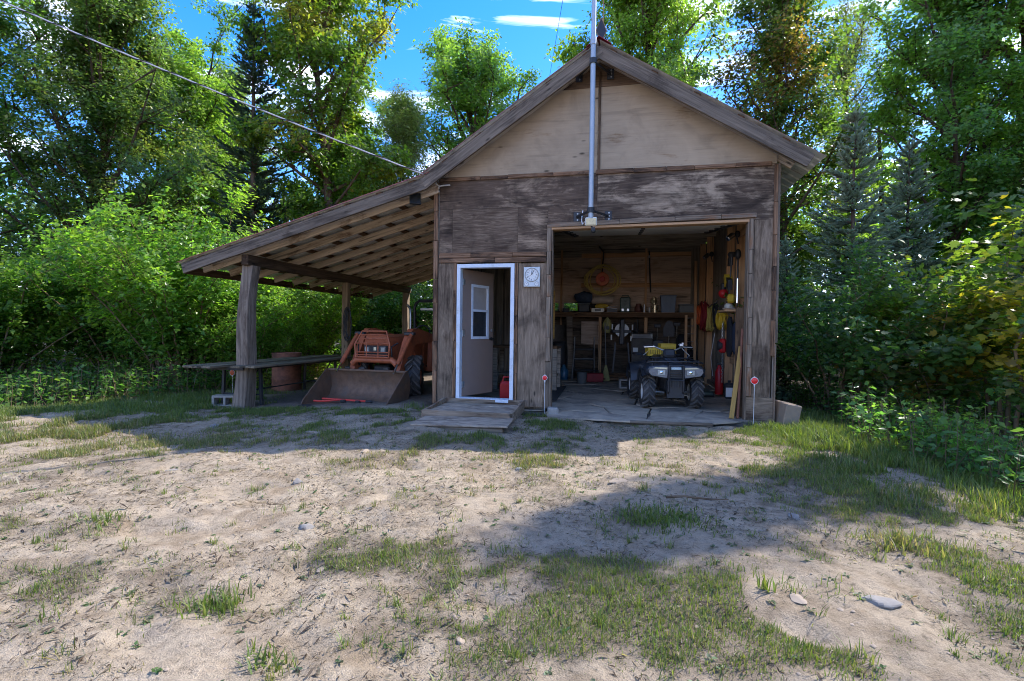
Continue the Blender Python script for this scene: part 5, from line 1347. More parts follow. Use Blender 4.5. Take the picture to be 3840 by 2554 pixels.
t2 = thing('hedge_tool', 'black long-handled tool hung beside the trimmer', 'tool', (4.66, 1.42, 0))
MB().tube([(0, 0, 2.55), (0, 0, 1.65)], .013, 8).sphere((0, 0, 2.5), .06, 12, 8, (.8, .9, 1.4)).build('shaft', 'plastic_black', t2, True)
MB().lathe([(.016, 1.7), (.016, 2.1)], 8).build('sleeve', 'chrome', t2, True)
for i, (loc, lab) in enumerate((((4.62, 1.58, 2.86), 'chrome spotlight clamped high on the front right stud'), ((4.62, 4.1, 2.9), 'chrome spotlight clamped high near the back right stud'))):
    s = thing('spot_light', lab, 'lamp', loc, 0, 'spotlights on the right wall')
    hm = MB().lathe([(.03, 0), (.045, .03), (.045, .14), (.04, .145)], 16)
    o = hm.build('shade', 'chrome', s, True); o.rotation_euler = (.3, -2.3, 0)
    MB().sphere((.06, .02, .0), .045, 12, 8, (1, 1, 1.3)).tube([(.05, .02, -.03), (.08, .05, -.16)], .012, 6).build('clamp', 'plastic_black', s, True)
simple('black_jacket', 'black jacket hanging on the right wall stud', 'jacket', (4.6, 1.6, .8), [('coat', soft((.45, .9, 2.4), (0, 0, .33), .14, 41, 18, 14, .2), 'jacket_black', True)])
simple('navy_overall', 'dark navy overall hanging behind the black jacket', 'clothes', (4.64, 1.42, .85), [('cloth', soft((.4, .8, 2.2), (0, 0, .28), .13, 43, 18, 14, .2), 'jacket_navy', True)])
simple('oil_jug', 'black oil jug with white label by the right wall', 'jug', (4.56, 1.4, .13), [('body', MB().box((0, 0, .13), (.15, .12, .26), None, .025), 'plastic_black', False), ('label_sheet', MB().box((-.0, -.063, .11), (.12, .006, .15)), 'paper_white', False), ('cap', MB().lathe([(.025, .26), (.025, .3)], 12), 'plastic_black', True)])
board_t = thing('yellow_plank', 'yellowish plank leaning inside the right garage jamb', 'plank', (4.33, .02, .02)); board('plank', (0, 0, 0), (.14, .16, 1.0), .06, .03, 'plank_yellow', board_t, (1, 0, 0))
simple('rust_pipe', 'rusty red pipe leaning in the right garage corner', 'pipe', (4.42, .06, .02), [('pipe', MB().tube([(0, 0, 0), (.07, .14, 1.25)], .02, 8), 'barrel_rust', True)])
simple('steel_pipe', 'grey steel pipe leaning beside the rusty pipe', 'pipe', (4.4, .2, .02), [('pipe', MB().tube([(0, 0, 0), (.1, .1, 1.1)], .015, 8), 'chain_steel', True)])
dpk = thing('dark_plank', 'dark brown plank standing upright at the right jamb', 'plank', (4.47, .25, .02)); board('plank', (0, 0, 0), (.0, .02, 1.55), .12, .03, 'beam_dark', dpk, (1, 0, 0))
simple('pull_cord', 'thin cord with a hook hanging by the right wall', 'cord', (4.5, 2.6, .4), [('cord', MB().tube([(0, 0, .0), (-.04, 0, .35), (.02, 0, .8)], .006, 6), 'cable_grey', True), ('hook', MB().tube([(0, 0, 0), (.02, 0, -.05), (0, 0, -.08), (-.02, 0, -.05)], .008, 6), 'chrome', True)])
simple('red_extinguisher', 'red cylinder standing behind the right wall stud', 'extinguisher', (4.62, 2.62, .06), [('tank', MB().lathe([(.07, 0), (.075, .02), (.075, .42), (.04, .5), (.02, .55)], 18), 'red_plastic', True), ('valve', MB().box((0, 0, .57), (.1, .03, .04), None, .006), 'plastic_black', False)])
simple('green_trolley_jack', 'dark green floor jack by the right wall', 'jack', (4.38, 2.6, .02), [('body', MB().box((0, 0, .07), (.2, .5, .08), None, .02), 'green_tin', False), ('wheel', MB().lathe([(.04, -.12), (.04, .12)], 14, (0, -.2, .04), 'X'), 'dark_steel', True)])

# seen through the walk door
def gas_can(label, loc, mat, h, rz):
    t = thing('gas_can', label, 'gas can', loc, rz, 'plastic gas cans inside the door')
    MB().add([(x * s, y * s, z) for z, s in ((0, .95), (h * .12, 1.0), (h * .7, 1.0), (h * .82, .8)) for x, y in ((-.13, -.09), (.13, -.09), (.13, .09), (-.13, .09))],
             [(0, 1, 2, 3)[::-1], (12, 13, 14, 15)] + [(4 * i + k, 4 * i + (k + 1) % 4, 4 * i + 4 + (k + 1) % 4, 4 * i + 4 + k) for i in range(3) for k in range(4)]).build('body', mat, t)
    MB().tube([(-.08, 0, h * .8), (-.07, 0, h), (.04, 0, h), (.05, 0, h * .8)], .018, 8).build('handle', mat, t, True)
    MB().lathe([(.03, h * .8), (.03, h * .9)], 12, (.09, 0, 0)).build('cap', 'plastic_black', t, True)
gas_can('red plastic gas can just inside the open door', (.93, .95, .03), 'red_plastic', .38, .3)
gas_can('yellow plastic gas can behind the red one', (1.02, 1.4, .03), 'plastic_yellow', .44, -.2)
wbn = thing('work_bench', 'dark cluttered workbench inside the walk door', 'workbench', (.95, 2.7, .02))
MB().box((0, 0, .86), (1.3, .7, .05), None, .006).build('bench_top', 'purlin', wbn)
for x in (-.6, .6):
    for y in (-.3, .3): MB().box((x, y, .42), (.08, .08, .83)).build('leg', 'inner_board', wbn)
MB().box((0, .1, .3), (1.2, .5, .03)).build('lower_shelf', 'inner_board', wbn)
dpz = thing('drill_press', 'dark drill press standing on the bench inside the door', 'drill press', (.72, 2.55, .905))
MB().lathe([(.1, 0), (.1, .03), (.03, .04), (.03, .75)], 16).box((0, -.08, .62), (.14, .3, .2), None, .03).build('frame', 'dark_steel', dpz)
MB().lathe([(.02, .35), (.02, .55)], 10, (0, -.18, 0)).tube([(0, -.18, .6), (.13, -.18, .64)], .01, 6).build('chuck', 'chrome', dpz, True)
simple('white_bottle', 'white spray bottle on the bench inside the door', 'bottle', (.98, 2.5, .905), [('bottle', MB().lathe([(.04, 0), (.045, .02), (.045, .14), (.015, .2), (.015, .24)], 16), 'paper_white', True), ('trigger', MB().box((-.02, 0, .26), (.08, .02, .04), None, .006), 'red_plastic', False)])
simple('grey_bucket', 'grey plastic bucket under the bench inside the door', 'bucket', (1.15, 2.1, .03), [('bucket', MB().lathe([(.12, 0), (.15, .34), (.158, .35), (.158, .37), (.14, .37), (.11, .02)], 24, cap=False), 'tote_grey', True)])
simple('pegboard', 'yellowish board on the wall behind the bench', 'board', (.95, 3.05, 1.0), [('board', MB().box((.25, 0, .55), (.5, .02, 1.0)), 'plank_yellow', False), ('tool', MB().bar((.0, -.03, .5), (.12, -.03, 1.2), .03, .03), 'dark_steel', False), ('tool', MB().bar((-.3, -.03, 1.3), (-.05, -.03, .9), .03, .03), 'dark_steel', False)])

# ------------------------------------------------------------------ foliage
LEAF = (np.array([(0, 0, 0), (.42, .28, .06), (1, 0, -.04), (.42, -.28, .06)], float), np.array([(0, 1, 2), (0, 2, 3)]))      # folded oval
NARROW = (np.array([(0, 0, 0), (.45, .15, .05), (1, 0, -.1), (.45, -.15, .05)], float), np.array([(0, 1, 2), (0, 2, 3)]))
_mp = [(0, 0), (.12, .3), (.42, .52), (.46, .26), (.78, .36), (.7, .14), (1.05, 0), (.7, -.14), (.78, -.36), (.46, -.26), (.42, -.52), (.12, -.3)]
MAPLE = (np.array([(x, y, .08 * abs(y)) for x, y in _mp] + [(.4, 0, -.02)], float), np.array([(12, i, (i + 1) % 12) for i in range(12)]))
def leaves(pos, nrm, size, col, tpl, rng, droop=.3):
    """one leaf per position; returns V, F, C"""
    N = len(pos); tv, tf = tpl
    nrm = nrm / np.linalg.norm(nrm, axis=1, keepdims=True)
    a = rng.normal(size=(N, 3)); a[:, 2] -= droop
    x = a - nrm * (a * nrm).sum(1, keepdims=True); x /= np.linalg.norm(x, axis=1, keepdims=True) + 1e-9
    y = np.cross(nrm, x)
    s = size[:, None, None]
    V = pos[:, None, :] + s * (tv[None, :, 0, None] * x[:, None, :] + tv[None, :, 1, None] * y[:, None, :] + tv[None, :, 2, None] * nrm[:, None, :])
    k = len(tv)
    F = tf[None] + (np.arange(N) * k)[:, None, None]
    C = np.repeat(col, k, axis=0)
    return V.reshape(-1, 3), F.reshape(-1, 3), C
def tubes_np(paths, rads, ns):
    Vs, Fs = [], []; base = 0
    for P, R in zip(paths, rads):
        P = np.asarray(P, float); m = len(P)
        T = np.gradient(P, axis=0); T /= np.linalg.norm(T, axis=1, keepdims=True) + 1e-9
        ref = np.array([1., 0, 0]) if abs(T[0, 0]) < .8 else np.array([0, 1., 0])
        U = np.cross(T, ref); U /= np.linalg.norm(U, axis=1, keepdims=True) + 1e-9; Wd = np.cross(T, U)
        n = 8 if R[0] > .06 else (5 if R[0] > .018 else 3)
        an = np.arange(n) * 2 * PI / n
        V = P[:, None, :] + np.asarray(R)[:, None, None] * (np.cos(an)[None, :, None] * U[:, None, :] + np.sin(an)[None, :, None] * Wd[:, None, :])
        Vs.append(V.reshape(-1, 3))
        i = np.arange(m - 1)[:, None] * n; k = np.arange(n)[None, :]; k2 = (k + 1) % n
        F = np.stack([i + k, i + k2, i + n + k2, i + n + k], -1).reshape(-1, 4) + base
        Fs.append(F); base += m * n
    return np.concatenate(Vs), np.concatenate(Fs)
def palette(rng, N, pos, base, alt, amt, scale=.9, var=.22, seed=0.):
    """leaf colours: base green with patches turning to alt"""
    n = fbm(pos[:, 0] * scale + 11 + seed, (pos[:, 1] + 1.7 * pos[:, 2]) * scale + 5, 3)
    t = sstep(.72 - amt * .5, .9 - amt * .45, n + rng.normal(0, .05, N))[:, None]
    c = np.array(base) * (1 - t) + np.array(alt) * t
    return np.clip(c * (1 + rng.normal(0, var, (N, 1))) * (1 + rng.normal(0, .06, (N, 3))), .006, .7)

def tree_mesh(name, seed, H, r_crown, z0, n_limbs, leaf_n, leaf_s, base, alt, amt, tpl=LEAF, lean=0., prof='oval', trunk_r=.16, bark='bark', flat=.65, clump=.34, up0=.35, nsub=6):
    rng = np.random.default_rng(seed)
    paths, rads, clumps = [], [], []
    zt = np.linspace(0, H * .96, 14)
    wx = np.cumsum(rng.normal(0, .05, 14)) * H / 12 + lean * (zt / H) ** 1.5 * H * .1; wy = np.cumsum(rng.normal(0, .05, 14)) * H / 12
    wx -= wx[0]; wy -= wy[0]
    tp = np.stack([wx, wy, zt - .25 * (zt < .01)], 1)
    tr_ = trunk_r * (1 - zt / (H * 1.0)) ** .8 + .012; tr_[0] *= 1.35
    paths.append(tp); rads.append(tr_)
    for i in range(n_limbs):
        t = (i + rng.uniform(.1, .9)) / n_limbs
        z = z0 + (H * .95 - z0) * t
        k = np.interp(z, zt, np.arange(14)); a = tp[int(k)] + (tp[min(int(k) + 1, 13)] - tp[int(k)]) * (k - int(k))
        if prof == 'oval': R = r_crown * (math.sin(PI * (.12 + .8 * t)) ** .75)
        elif prof == 'cone': R = r_crown * (1.02 - t) ** .7
        elif prof == 'top': R = r_crown * (.35 + .75 * math.sin(PI * (.05 + .8 * t)))
        else: R = r_crown * (.9 - .3 * t)
        R *= rng.uniform(.6, 1.18)
        az = i * 2.4 + rng.uniform(-.5, .5); el = up0 + .75 * t + rng.uniform(-.15, .2)
        d = np.array([math.cos(az) * math.cos(el), math.sin(az) * math.cos(el), math.sin(el)])
        L = R / max(.35, math.cos(el)) * .82
        s = np.linspace(0, 1, 7)[:, None]
        bend = np.array([0, 0, rng.uniform(-.1, .22)]); side = np.cross(d, (0, 0, 1)) * rng.uniform(-.2, .2)
        P = a + d * L * s + (bend + side) * L * s ** 2 + rng.normal(0, .025 * L, (7, 3)) * s
        r0 = min(trunk_r * .45, .018 + .016 * L)
        paths.append(P); rads.append(np.linspace(r0, .006, 7))
        for j in range(nsub):
            u = rng.uniform(.1, 1.0); kk = u * 6; q = P[int(min(kk, 5))] + (P[min(int(kk) + 1, 6)] - P[int(min(kk, 5))]) * (kk - int(min(kk, 5)))
            dd = d * .5 + rng.normal(0, .6, 3); dd[2] += .12; dd /= np.linalg.norm(dd)
            l2 = L * rng.uniform(.22, .42) * (1.15 - .5 * u)
            S = np.linspace(0, 1, 4)[:, None]
            Q = q + dd * l2 * S + np.array([0, 0, .08]) * l2 * S ** 2 + rng.normal(0, .03 * l2, (4, 3)) * S
            paths.append(Q); rads.append(np.linspace(r0 * .4 + .003, .003, 4))
            for m in (1, 2, 3):
                if rng.random() < .86: clumps.append((*(Q[m] + rng.normal(0, .08, 3)), rng.uniform(.6, 1.25)))
        clumps.append((*P[6], 1.)); clumps.append((*P[5], .8))
    clumps.append((*tp[-1], 1.)); clumps.append((*tp[-2], 1.))
    cl = np.array(clumps); w = cl[:, 3] ** 2; w = w / w.sum()
    idx = rng.choice(len(cl), leaf_n, p=w)
    g = rng.normal(size=(leaf_n, 3)); g[:, 2] *= flat
    pos = cl[idx, :3] + g * (clump * cl[idx, 3:4]) * .62
    cen = np.array([np.interp(pos[:, 2], zt, tp[:, 0]), np.interp(pos[:, 2], zt, tp[:, 1])]).T
    outw = np.zeros_like(pos); outw[:, :2] = pos[:, :2] - cen; outw /= np.linalg.norm(outw, axis=1, keepdims=True) + .3
    nrm = outw * .45 + np.array([0, 0, .75]) + rng.normal(0, .42, pos.shape)
    col = palette(rng, leaf_n, pos, base, alt, amt, .55, seed=seed * 3.1)
    V, F, C = leaves(pos, nrm, leaf_s * rng.uniform(.65, 1.25, leaf_n), col, tpl, rng)
    crown = fast_mesh(name + '_crown', V, F, C, 'leaf')
    TV, TF = tubes_np(paths, rads, 6)
    trunk = fast_mesh(name + '_trunk', TV, TF, None, bark, True)
    return trunk, crown

def spruce_mesh(name, seed, H, R, base, tint, dens=1.0):
    rng = np.random.default_rng(seed)
    paths, rads = [np.array([(0, 0, -.2), (.02, 0, H * .4), (0, .03, H * .75), (.02, .0, H)])], [np.array([.14, .1, .05, .012]) * H / 11]
    A, B = [], []     # twig ends
    z = .35
    while z < H * .985:
        t = z / H; L = R * (1 - t) ** .85 + .1
        nb = int(5 + 3 * dens)
        for b in range(nb):
            az = rng.uniform(0, 2 * PI); l = L * rng.uniform(.6, 1.12); el = -.12 + .75 * t + rng.normal(0, .12)
            d = np.array([math.cos(az) * math.cos(el), math.sin(az) * math.cos(el), math.sin(el)])
            s = np.linspace(0, 1, 5)[:, None]
            P = np.array([0, 0, z]) + d * l * s + np.array([0, 0, -.22 * (1 - t)]) * l * (s - s ** 2) * 2 + np.array([0, 0, .1]) * l * s ** 3
            paths.append(P); rads.append(np.linspace(.008 + .008 * l, .003, 5))
            sd = np.cross(d, (0, 0, 1)); sd /= np.linalg.norm(sd)
            m = max(3, int(l / .085 * dens))
            for j in range(m):
                u = .12 + .88 * (j + rng.random()) / m; k = u * 4; i0 = int(min(k, 3)); q = P[i0] + (P[i0 + 1] - P[i0]) * (k - i0)
                for sg in (-1, 1):
                    tl = (.1 + .24 * l * (1.1 - u) * .8) * rng.uniform(.6, 1.2); tl = min(tl, .5)
                    dd = d * .75 + sd * sg * rng.uniform(.5, .9) + np.array([0, 0, rng.uniform(-.25, .3)]); dd /= np.linalg.norm(dd)
                    A.append(q); B.append(q + dd * tl)
            A.append(P[3]); B.append(P[4] + d * .06)
        z += .2 + .16 * (1 - t)
    for k in range(4): A.append((0, 0, H - .5)); B.append((rng.normal(0, .05), rng.normal(0, .05), H + .1))
    A, B = np.array(A), np.array(B); D = B - A; Ln = np.linalg.norm(D, axis=1); D /= Ln[:, None] + 1e-9
    npn = np.maximum(6, (Ln / .017).astype(int)); idx = np.repeat(np.arange(len(A)), npn)
    N = len(idx); u = rng.random(N)
    p = A[idx] + D[idx] * (Ln[idx] * u)[:, None]
    r = rng.normal(size=(N, 3)); r -= D[idx] * (r * D[idx]).sum(1, keepdims=True); r /= np.linalg.norm(r, axis=1, keepdims=True) + 1e-9
    nd = D[idx] * .75 + r * .75; nd /= np.linalg.norm(nd, axis=1, keepdims=True)
    wv = np.cross(nd, r); wv /= np.linalg.norm(wv, axis=1, keepdims=True) + 1e-9
    nl = .042 * rng.uniform(.7, 1.2, N)[:, None]; wd = .0085
    V = np.stack([p - wv * wd, p + wv * wd, p + nd * nl], 1).reshape(-1, 3)
    F = np.arange(N * 3).reshape(-1, 3)
    # leafy core of each twig: two crossed slim blades
    q1 = rng.normal(size=D.shape); q1 -= D * (q1 * D).sum(1, keepdims=True); q1 /= np.linalg.norm(q1, axis=1, keepdims=True) + 1e-9; q2 = np.cross(D, q1)
    BV = []
    for q in (q1, q2):
        hw = (.022 + .03 * np.minimum(Ln, .4))[:, None]
        BV.append(np.stack([A, A + D * (Ln * .4)[:, None] + q * hw, B + D * .03, A + D * (Ln * .4)[:, None] - q * hw], 1))
    BV = np.concatenate(BV).reshape(-1, 3); nb2 = len(BV) // 4
    BF = (np.array([(0, 1, 2), (0, 2, 3)])[None] + (np.arange(nb2) * 4)[:, None, None]).reshape(-1, 3) + len(V)
    V = np.concatenate([V, BV]); F = np.concatenate([F, BF])
    tip = (u ** 2)[:, None]; tone = (1 + rng.normal(0, .18, len(A)))[idx][:, None]
    C = (np.array(base) * (1 - tip) + np.array(tint) * tip) * tone
    C = np.repeat(np.clip(C, .005, .5), 3, axis=0)
    tw_ = 1 + rng.normal(0, .2, (len(A), 1))
    bc = np.stack([np.array(base) * tw_, np.array(base) * .5 * tw_ + np.array(tint) * .5 * tw_, np.array(tint) * tw_, np.array(base) * .5 * tw_ + np.array(tint) * .5 * tw_], 1)
    C = np.concatenate([C, np.clip(np.concatenate([bc, bc]).reshape(-1, 3), .005, .5)])
    crown = fast_mesh(name + '_crown', V, F, C, 'needle')
    TV, TF = tubes_np(paths, rads, 5)
    return fast_mesh(name + '_trunk', TV, TF, None, 'bark', True), crown

def shrub_mesh(name, seed, H, R, stems, leaf_n, leaf_s, base, alt, amt, tpl=LEAF, upright=.8, low=.1, bark='bark_pale', nside=9, spread=.16):
    rng = np.random.default_rng(seed); paths, rads = [], []; anchors = []; dirs = []
    for i in range(stems):
        az = rng.uniform(0, 2 * PI); out = R * math.sqrt(rng.random()) ; h = H * rng.uniform(.55, 1.) * (1 - .35 * (out / R) ** 2)
        s = np.linspace(0, 1, 8)[:, None]
        b0 = np.array([math.cos(az), math.sin(az), 0]) * min(.5, R * .25) * rng.random()
        P = b0 + np.array([math.cos(az) * out, math.sin(az) * out, 0]) * s ** 1.3 + np.array([0, 0, h]) * s ** .85 + rng.normal(0, .035 * H * .4, (8, 3)) * s
        P[0, 2] -= .1
        paths.append(P); rads.append(np.linspace(.008 + .005 * H, .003, 8))
        for j in range(nside):
            u = rng.uniform(low + .08, .98) * 7; k = int(min(u, 6)); q = P[k] + (P[k + 1] - P[k]) * (u - k)
            a2 = rng.uniform(0, 2 * PI); l = H * spread * rng.uniform(.5, 1.3)
            dd = np.array([math.cos(a2), math.sin(a2), upright * rng.uniform(.4, 1.4)]); dd /= np.linalg.norm(dd)
            S = np.linspace(0, 1, 5)[:, None]
            Q = q + dd * l * S + np.array([0, 0, -.15]) * l * S ** 2
            paths.append(Q); rads.append(np.linspace(.006, .002, 5))
            for m in np.linspace(.15, 1, 6): anchors.append(q + dd * l * m + np.array([0, 0, -.15]) * l * m * m); dirs.append(dd)
        for m in np.linspace(.3, 1, 10): k = m * 7; i0 = int(min(k, 6)); anchors.append(P[i0] + (P[i0 + 1] - P[i0]) * (k - i0)); dirs.append(np.array([0, 0, 1.]))
    A = np.array(anchors); idx = rng.integers(0, len(A), leaf_n)
    pos = A[idx] + rng.normal(0, .055 + .01 * H, (leaf_n, 3)); pos[:, 2] = np.maximum(pos[:, 2], .03)
    o = pos.copy(); o[:, 2] = 0; o /= np.linalg.norm(o, axis=1, keepdims=True) + .4
    nrm = o * .4 + np.array([0, 0, .85]) + rng.normal(0, .4, pos.shape)
    col = palette(rng, leaf_n, pos, base, alt, amt, 1.3, seed=seed * 1.7)
    V, F, C = leaves(pos, nrm, leaf_s * rng.uniform(.6, 1.25, leaf_n), col, tpl, rng)
    TV, TF = tubes_np(paths, rads, 5)
    return fast_mesh(name + '_stems', TV, TF, None, bark, True), fast_mesh(name + '_crown', V, F, C, 'leaf')

GREEN = (.13, .225, .05); DEEP = (.125, .215, .058); LIME = (.19, .29, .052); YEL = (.27, .25, .04); ORA = (.3, .17, .05); OLIVE = (.16, .2, .065)
K = {}
K['maple_a'] = tree_mesh('maple_a', 11, 12.0, 3.4, 2.2, 46, 62000, .15, GREEN, LIME, .75, flat=.55)
K['maple_b'] = tree_mesh('maple_b', 23, 12.0, 3.1, 3.4, 38, 48000, .155, (.115, .19, .032), YEL, .32, flat=.6, lean=.6, trunk_r=.19)
K['maple_c'] = tree_mesh('maple_c', 37, 12.0, 3.2, 1.8, 46, 60000, .145, DEEP, (.16, .26, .055), .7, flat=.55)
K['maple_red'] = tree_mesh('maple_red', 41, 12.0, 2.6, 2.4, 38, 38000, .14, (.1, .16, .036), ORA, .22, flat=.6, clump=.38)
K['cherry'] = tree_mesh('cherry', 53, 12.0, 4.0, 1.2, 60, 110000, .118, (.13, .205, .06), OLIVE, .6, prof='cone', flat=.75, up0=.5)
K['birch'] = tree_mesh('birch', 67, 10.0, 2.4, 1.4, 44, 52000, .125, (.15, .2, .07), (.21, .24, .09), .7, NARROW, prof='cone', flat=1.1, clump=.4, bark='bark_pale', trunk_r=.1)
K['poplar'] = tree_mesh('poplar', 71, 13.0, 2.1, 3.0, 34, 30000, .135, (.1, .15, .06), (.17, .18, .06), .6, NARROW, prof='oval', flat=1.0, clump=.42, trunk_r=.12)
K['column'] = tree_mesh('column', 73, 9.8, 1.0, 4.0, 40, 26000, .13, GREEN, LIME, .4, prof='oval', flat=1.0, clump=.3, up0=.7, trunk_r=.1)
K['spruce_a'] = spruce_mesh('spruce_a', 5, 11.0, 2.1, (.045, .085, .048), (.095, .16, .085))
K['spruce_b'] = spruce_mesh('spruce_b', 8, 7.0, 1.75, (.16, .225, .14), (.36, .45, .31), 1.15)
K['shrub_lime'] = shrub_mesh('shrub_lime', 13, 4.8, 2.3, 56, 36000, .12, (.12, .225, .04), (.18, .28, .042), .6, upright=1.0)
K['shrub_green'] = shrub_mesh('shrub_green', 17, 4.0, 2.1, 40, 24000, .12, (.095, .18, .034), LIME, .5)
K['sapling'] = shrub_mesh('sapling', 19, 3.3, 1.3, 14, 7500, .105, (.095, .18, .056), (.18, .27, .046), .45, upright=1.1, low=.25)
K['young_maple'] = shrub_mesh('young_maple', 29, 5.0, 1.15, 6, 3800, .115, (.13, .19, .035), (.4, .31, .04), .42, MAPLE, upright=.5, low=.2, nside=16, spread=.17)
K['maple_bush'] = shrub_mesh('maple_bush', 31, 2.7, 1.5, 9, 5200, .1, (.1, .18, .048), (.32, .22, .04), .36, MAPLE, upright=.35, low=.3, nside=14, spread=.24)

def plant(kind, name, label, x, y, s, rz, cat='tree', group=None, sz=1., z=None):
    t = thing(name, label, cat, (x, y, float(gz(x, y)) - .03 if z is None else z), rz, group)
    t.scale = (s, s, s * sz)
    st, cr = K[kind]
    link('trunk' if cat == 'tree' else 'stems', st, t); link('crown' if cat == 'tree' else 'foliage', cr, t)
    return t
# left side, from the frame edge to the gable
plant('maple_c', 'maple_tree', 'dark maple at the far left edge of the frame', -16.6, 3.2, .95, .3)
plant('cherry', 'cherry_tree', 'large dense green tree filling the upper left', -14.2, 6.2, 1.08, 1.2)
plant('maple_a', 'maple_tree', 'yellow-green maple between the large left tree and the spruce', -14.0, 9.4, .92, 2.0)
plant('spruce_a', 'spruce_tree', 'tall dark pointed spruce left of the lean-to', -9.0, 7.0, 1.1, .4)
plant('maple_b', 'maple_tree', 'tall maple with orange tinged leaves and leaning dark trunk', -6.6, 7.6, .98, 3.6, sz=1.12)
plant('cherry', 'cherry_tree', 'green tree directly behind the tall spruce', -15.2, 13.0, 1.05, 4.1)
plant('birch', 'birch_tree', 'pale drooping birch left of the gable slope', -5.3, 10.2, 1.0, .7)
plant('maple_c', 'maple_tree', 'rounded green maple just left of the gable slope', -3.5, 13.2, 1.02, 5.0)
plant('maple_a', 'maple_tree', 'lower green maple behind the lean-to roof', -8.2, 12.5, .75, 2.9)
# right side
plant('maple_a', 'maple_tree', 'bright green maple rising behind the roof peak', 3.5, 15.1, 1.15, .9, sz=1.22)
plant('maple_red', 'maple_tree', 'open maple with reddish top right of the roof', 7.9, 10.6, 1.02, .2)
plant('poplar', 'poplar_tree', 'thin grey-green poplar between two maples at right', 11.6, 15.8, 1.05, .5)
plant('maple_c', 'maple_tree', 'deep green maple behind the right-hand spruces', 11.3, 8.2, .86, 1.5)
plant('maple_c', 'maple_tree', 'dense maple towering in the upper right corner', 13.2, 8.8, .95, 4.2, sz=1.2)
plant('column', 'poplar_tree', 'slim dense poplar just beyond the right frame edge shading the yard', 9.35, 1.0, .66, 2.4, sz=1.5)
plant('poplar', 'poplar_tree', 'open poplar beyond the right frame edge dappling the lower yard', 10.8, -2.4, .9, 1.1)
plant('cherry', 'cherry_tree', 'dark tree far right behind the corner maple', 15.5, 7.5, .95, 3.3)
plant('spruce_b', 'spruce_tree', 'silvery green spruce just right of the eave', 7.3, 3.9, .84, .3)
plant('spruce_b', 'spruce_tree', 'narrower spruce with long leader, right of the silvery one', 8.6, 4.6, .78, 2.2)
plant('spruce_b', 'spruce_tree', 'small low spruce close to the right wall corner', 5.95, 3.4, .46, 4.0)
plant('spruce_b', 'spruce_tree', 'shaded spruce behind the maple bush at right', 9.4, 2.4, .62, 5.1)
plant('young_maple', 'young_maple', 'young maple with big yellowing leaves at the right', 7.9, .5, 1.0, .8)
plant('maple_bush', 'maple_bush', 'maple bush with some orange leaves at right', 7.5, 1.4, .98, 1.1, 'bush')
plant('maple_bush', 'maple_bush', 'darker maple bush at the right frame edge', 8.6, -.3, .95, 3.4, 'bush')
plant('sapling', 'leafy_sapling', 'multi-stemmed sapling with light green tips near right wall', 6.35, 2.1, 1.0, .0, 'bush')
plant('sapling', 'leafy_sapling', 'dark leafy sapling between the right wall and the spruces', 6.0, 4.2, .9, 2.1, 'bush')
plant('shrub_green', 'shrub', 'green shrub filling the gap behind the right spruces', 10.6, 5.6, .8, 1., 'bush')
# left shrubs and what shows under the lean-to
plant('shrub_lime', 'lime_shrub', 'large light green shrub left of the lean-to', -7.0, 2.3, 1.0, .4, 'bush')
plant('shrub_lime', 'lime_shrub', 'yellowish green shrub behind the long table', -5.9, 5.2, .72, 2.5, 'bush')
plant('shrub_green', 'shrub', 'green shrub at the left frame edge', -11.2, 1.2, 1.05, 1.7, 'bush')
plant('shrub_green', 'shrub', 'rounded shrub left of the large light green one', -9.6, 3.2, 1.1, 3.0, 'bush')
plant('shrub_lime', 'lime_shrub', 'low bright shrub against the left lean-to eave', -5.6, 3.0, .52, 4.4, 'bush')
plant('shrub_green', 'shrub', 'dark shrub behind the tractor under the lean-to', -3.4, 8.6, .85, .2, 'bush')
plant('shrub_green', 'shrub', 'shrub behind the barrel under the lean-to', -5.6, 8.4, .9, 5.3, 'bush')
plant('shrub_lime', 'lime_shrub', 'bright shrub behind the shed seen through lean-to posts', -1.6, 9.0, .7, 1.4, 'bush')
plant('shrub_green', 'shrub', 'shrub behind the shed seen through its back window', 1.0, 9.6, .9, 2.2, 'bush')

# far woods closing the horizon: one mass
def far_woods():
    rng = np.random.default_rng(99); N = 130000
    th = rng.uniform(-2.35, 2.35, N)   # angle from +Y
    r = rng.uniform(20, 34, N)
    cx_, cy_ = 0., -2.
    x = cx_ + r * np.sin(th); y = cy_ + r * np.cos(th)
    top = 5.5 + 5.5 * fbm(th * 6 + 3, r * .15, 3)
    z = rng.random(N) ** .9 * top
    keep = fbm(x * .5, y * .5 + z * .6, 3) > .33
    pos = np.stack([x, y, z - .6], 1)[keep]; n = len(pos)
    nrm = rng.normal(0, .5, (n, 3)) + np.array([0, 0, .6])
    col = palette(rng, n, pos, (.07, .14, .036), (.15, .2, .045), .45, .3)
    V, F, C = leaves(pos, nrm, rng.uniform(.28, .52, n), col, LEAF, rng)
    o = link('far_woods', fast_mesh('far_woods', V, F, C, 'leaf'))
    tag(o, 'distant leafy woods closing the view behind the nearer trees', 'woods', None, 'stuff')
    tp, tr_ = [], []
    for i in range(130):
        a = rng.uniform(-2.3, 2.3); rr = rng.uniform(17, 33); b = np.array([rr * math.sin(a), -2 + rr * math.cos(a), -.8])
        tp.append(np.array([b, b + [rng.normal(0, .2), rng.normal(0, .2), 4], b + [rng.normal(0, .4), rng.normal(0, .4), 9]])); tr_.append(np.array([.14, .1, .04]) * rng.uniform(.6, 1.3))
    V, F = tubes_np(tp, tr_, 6)
    o2 = link('trunk_mass', fast_mesh('far_trunks', V, F, None, 'bark', True), o); o2['kind'] = 'stuff'
far_woods()

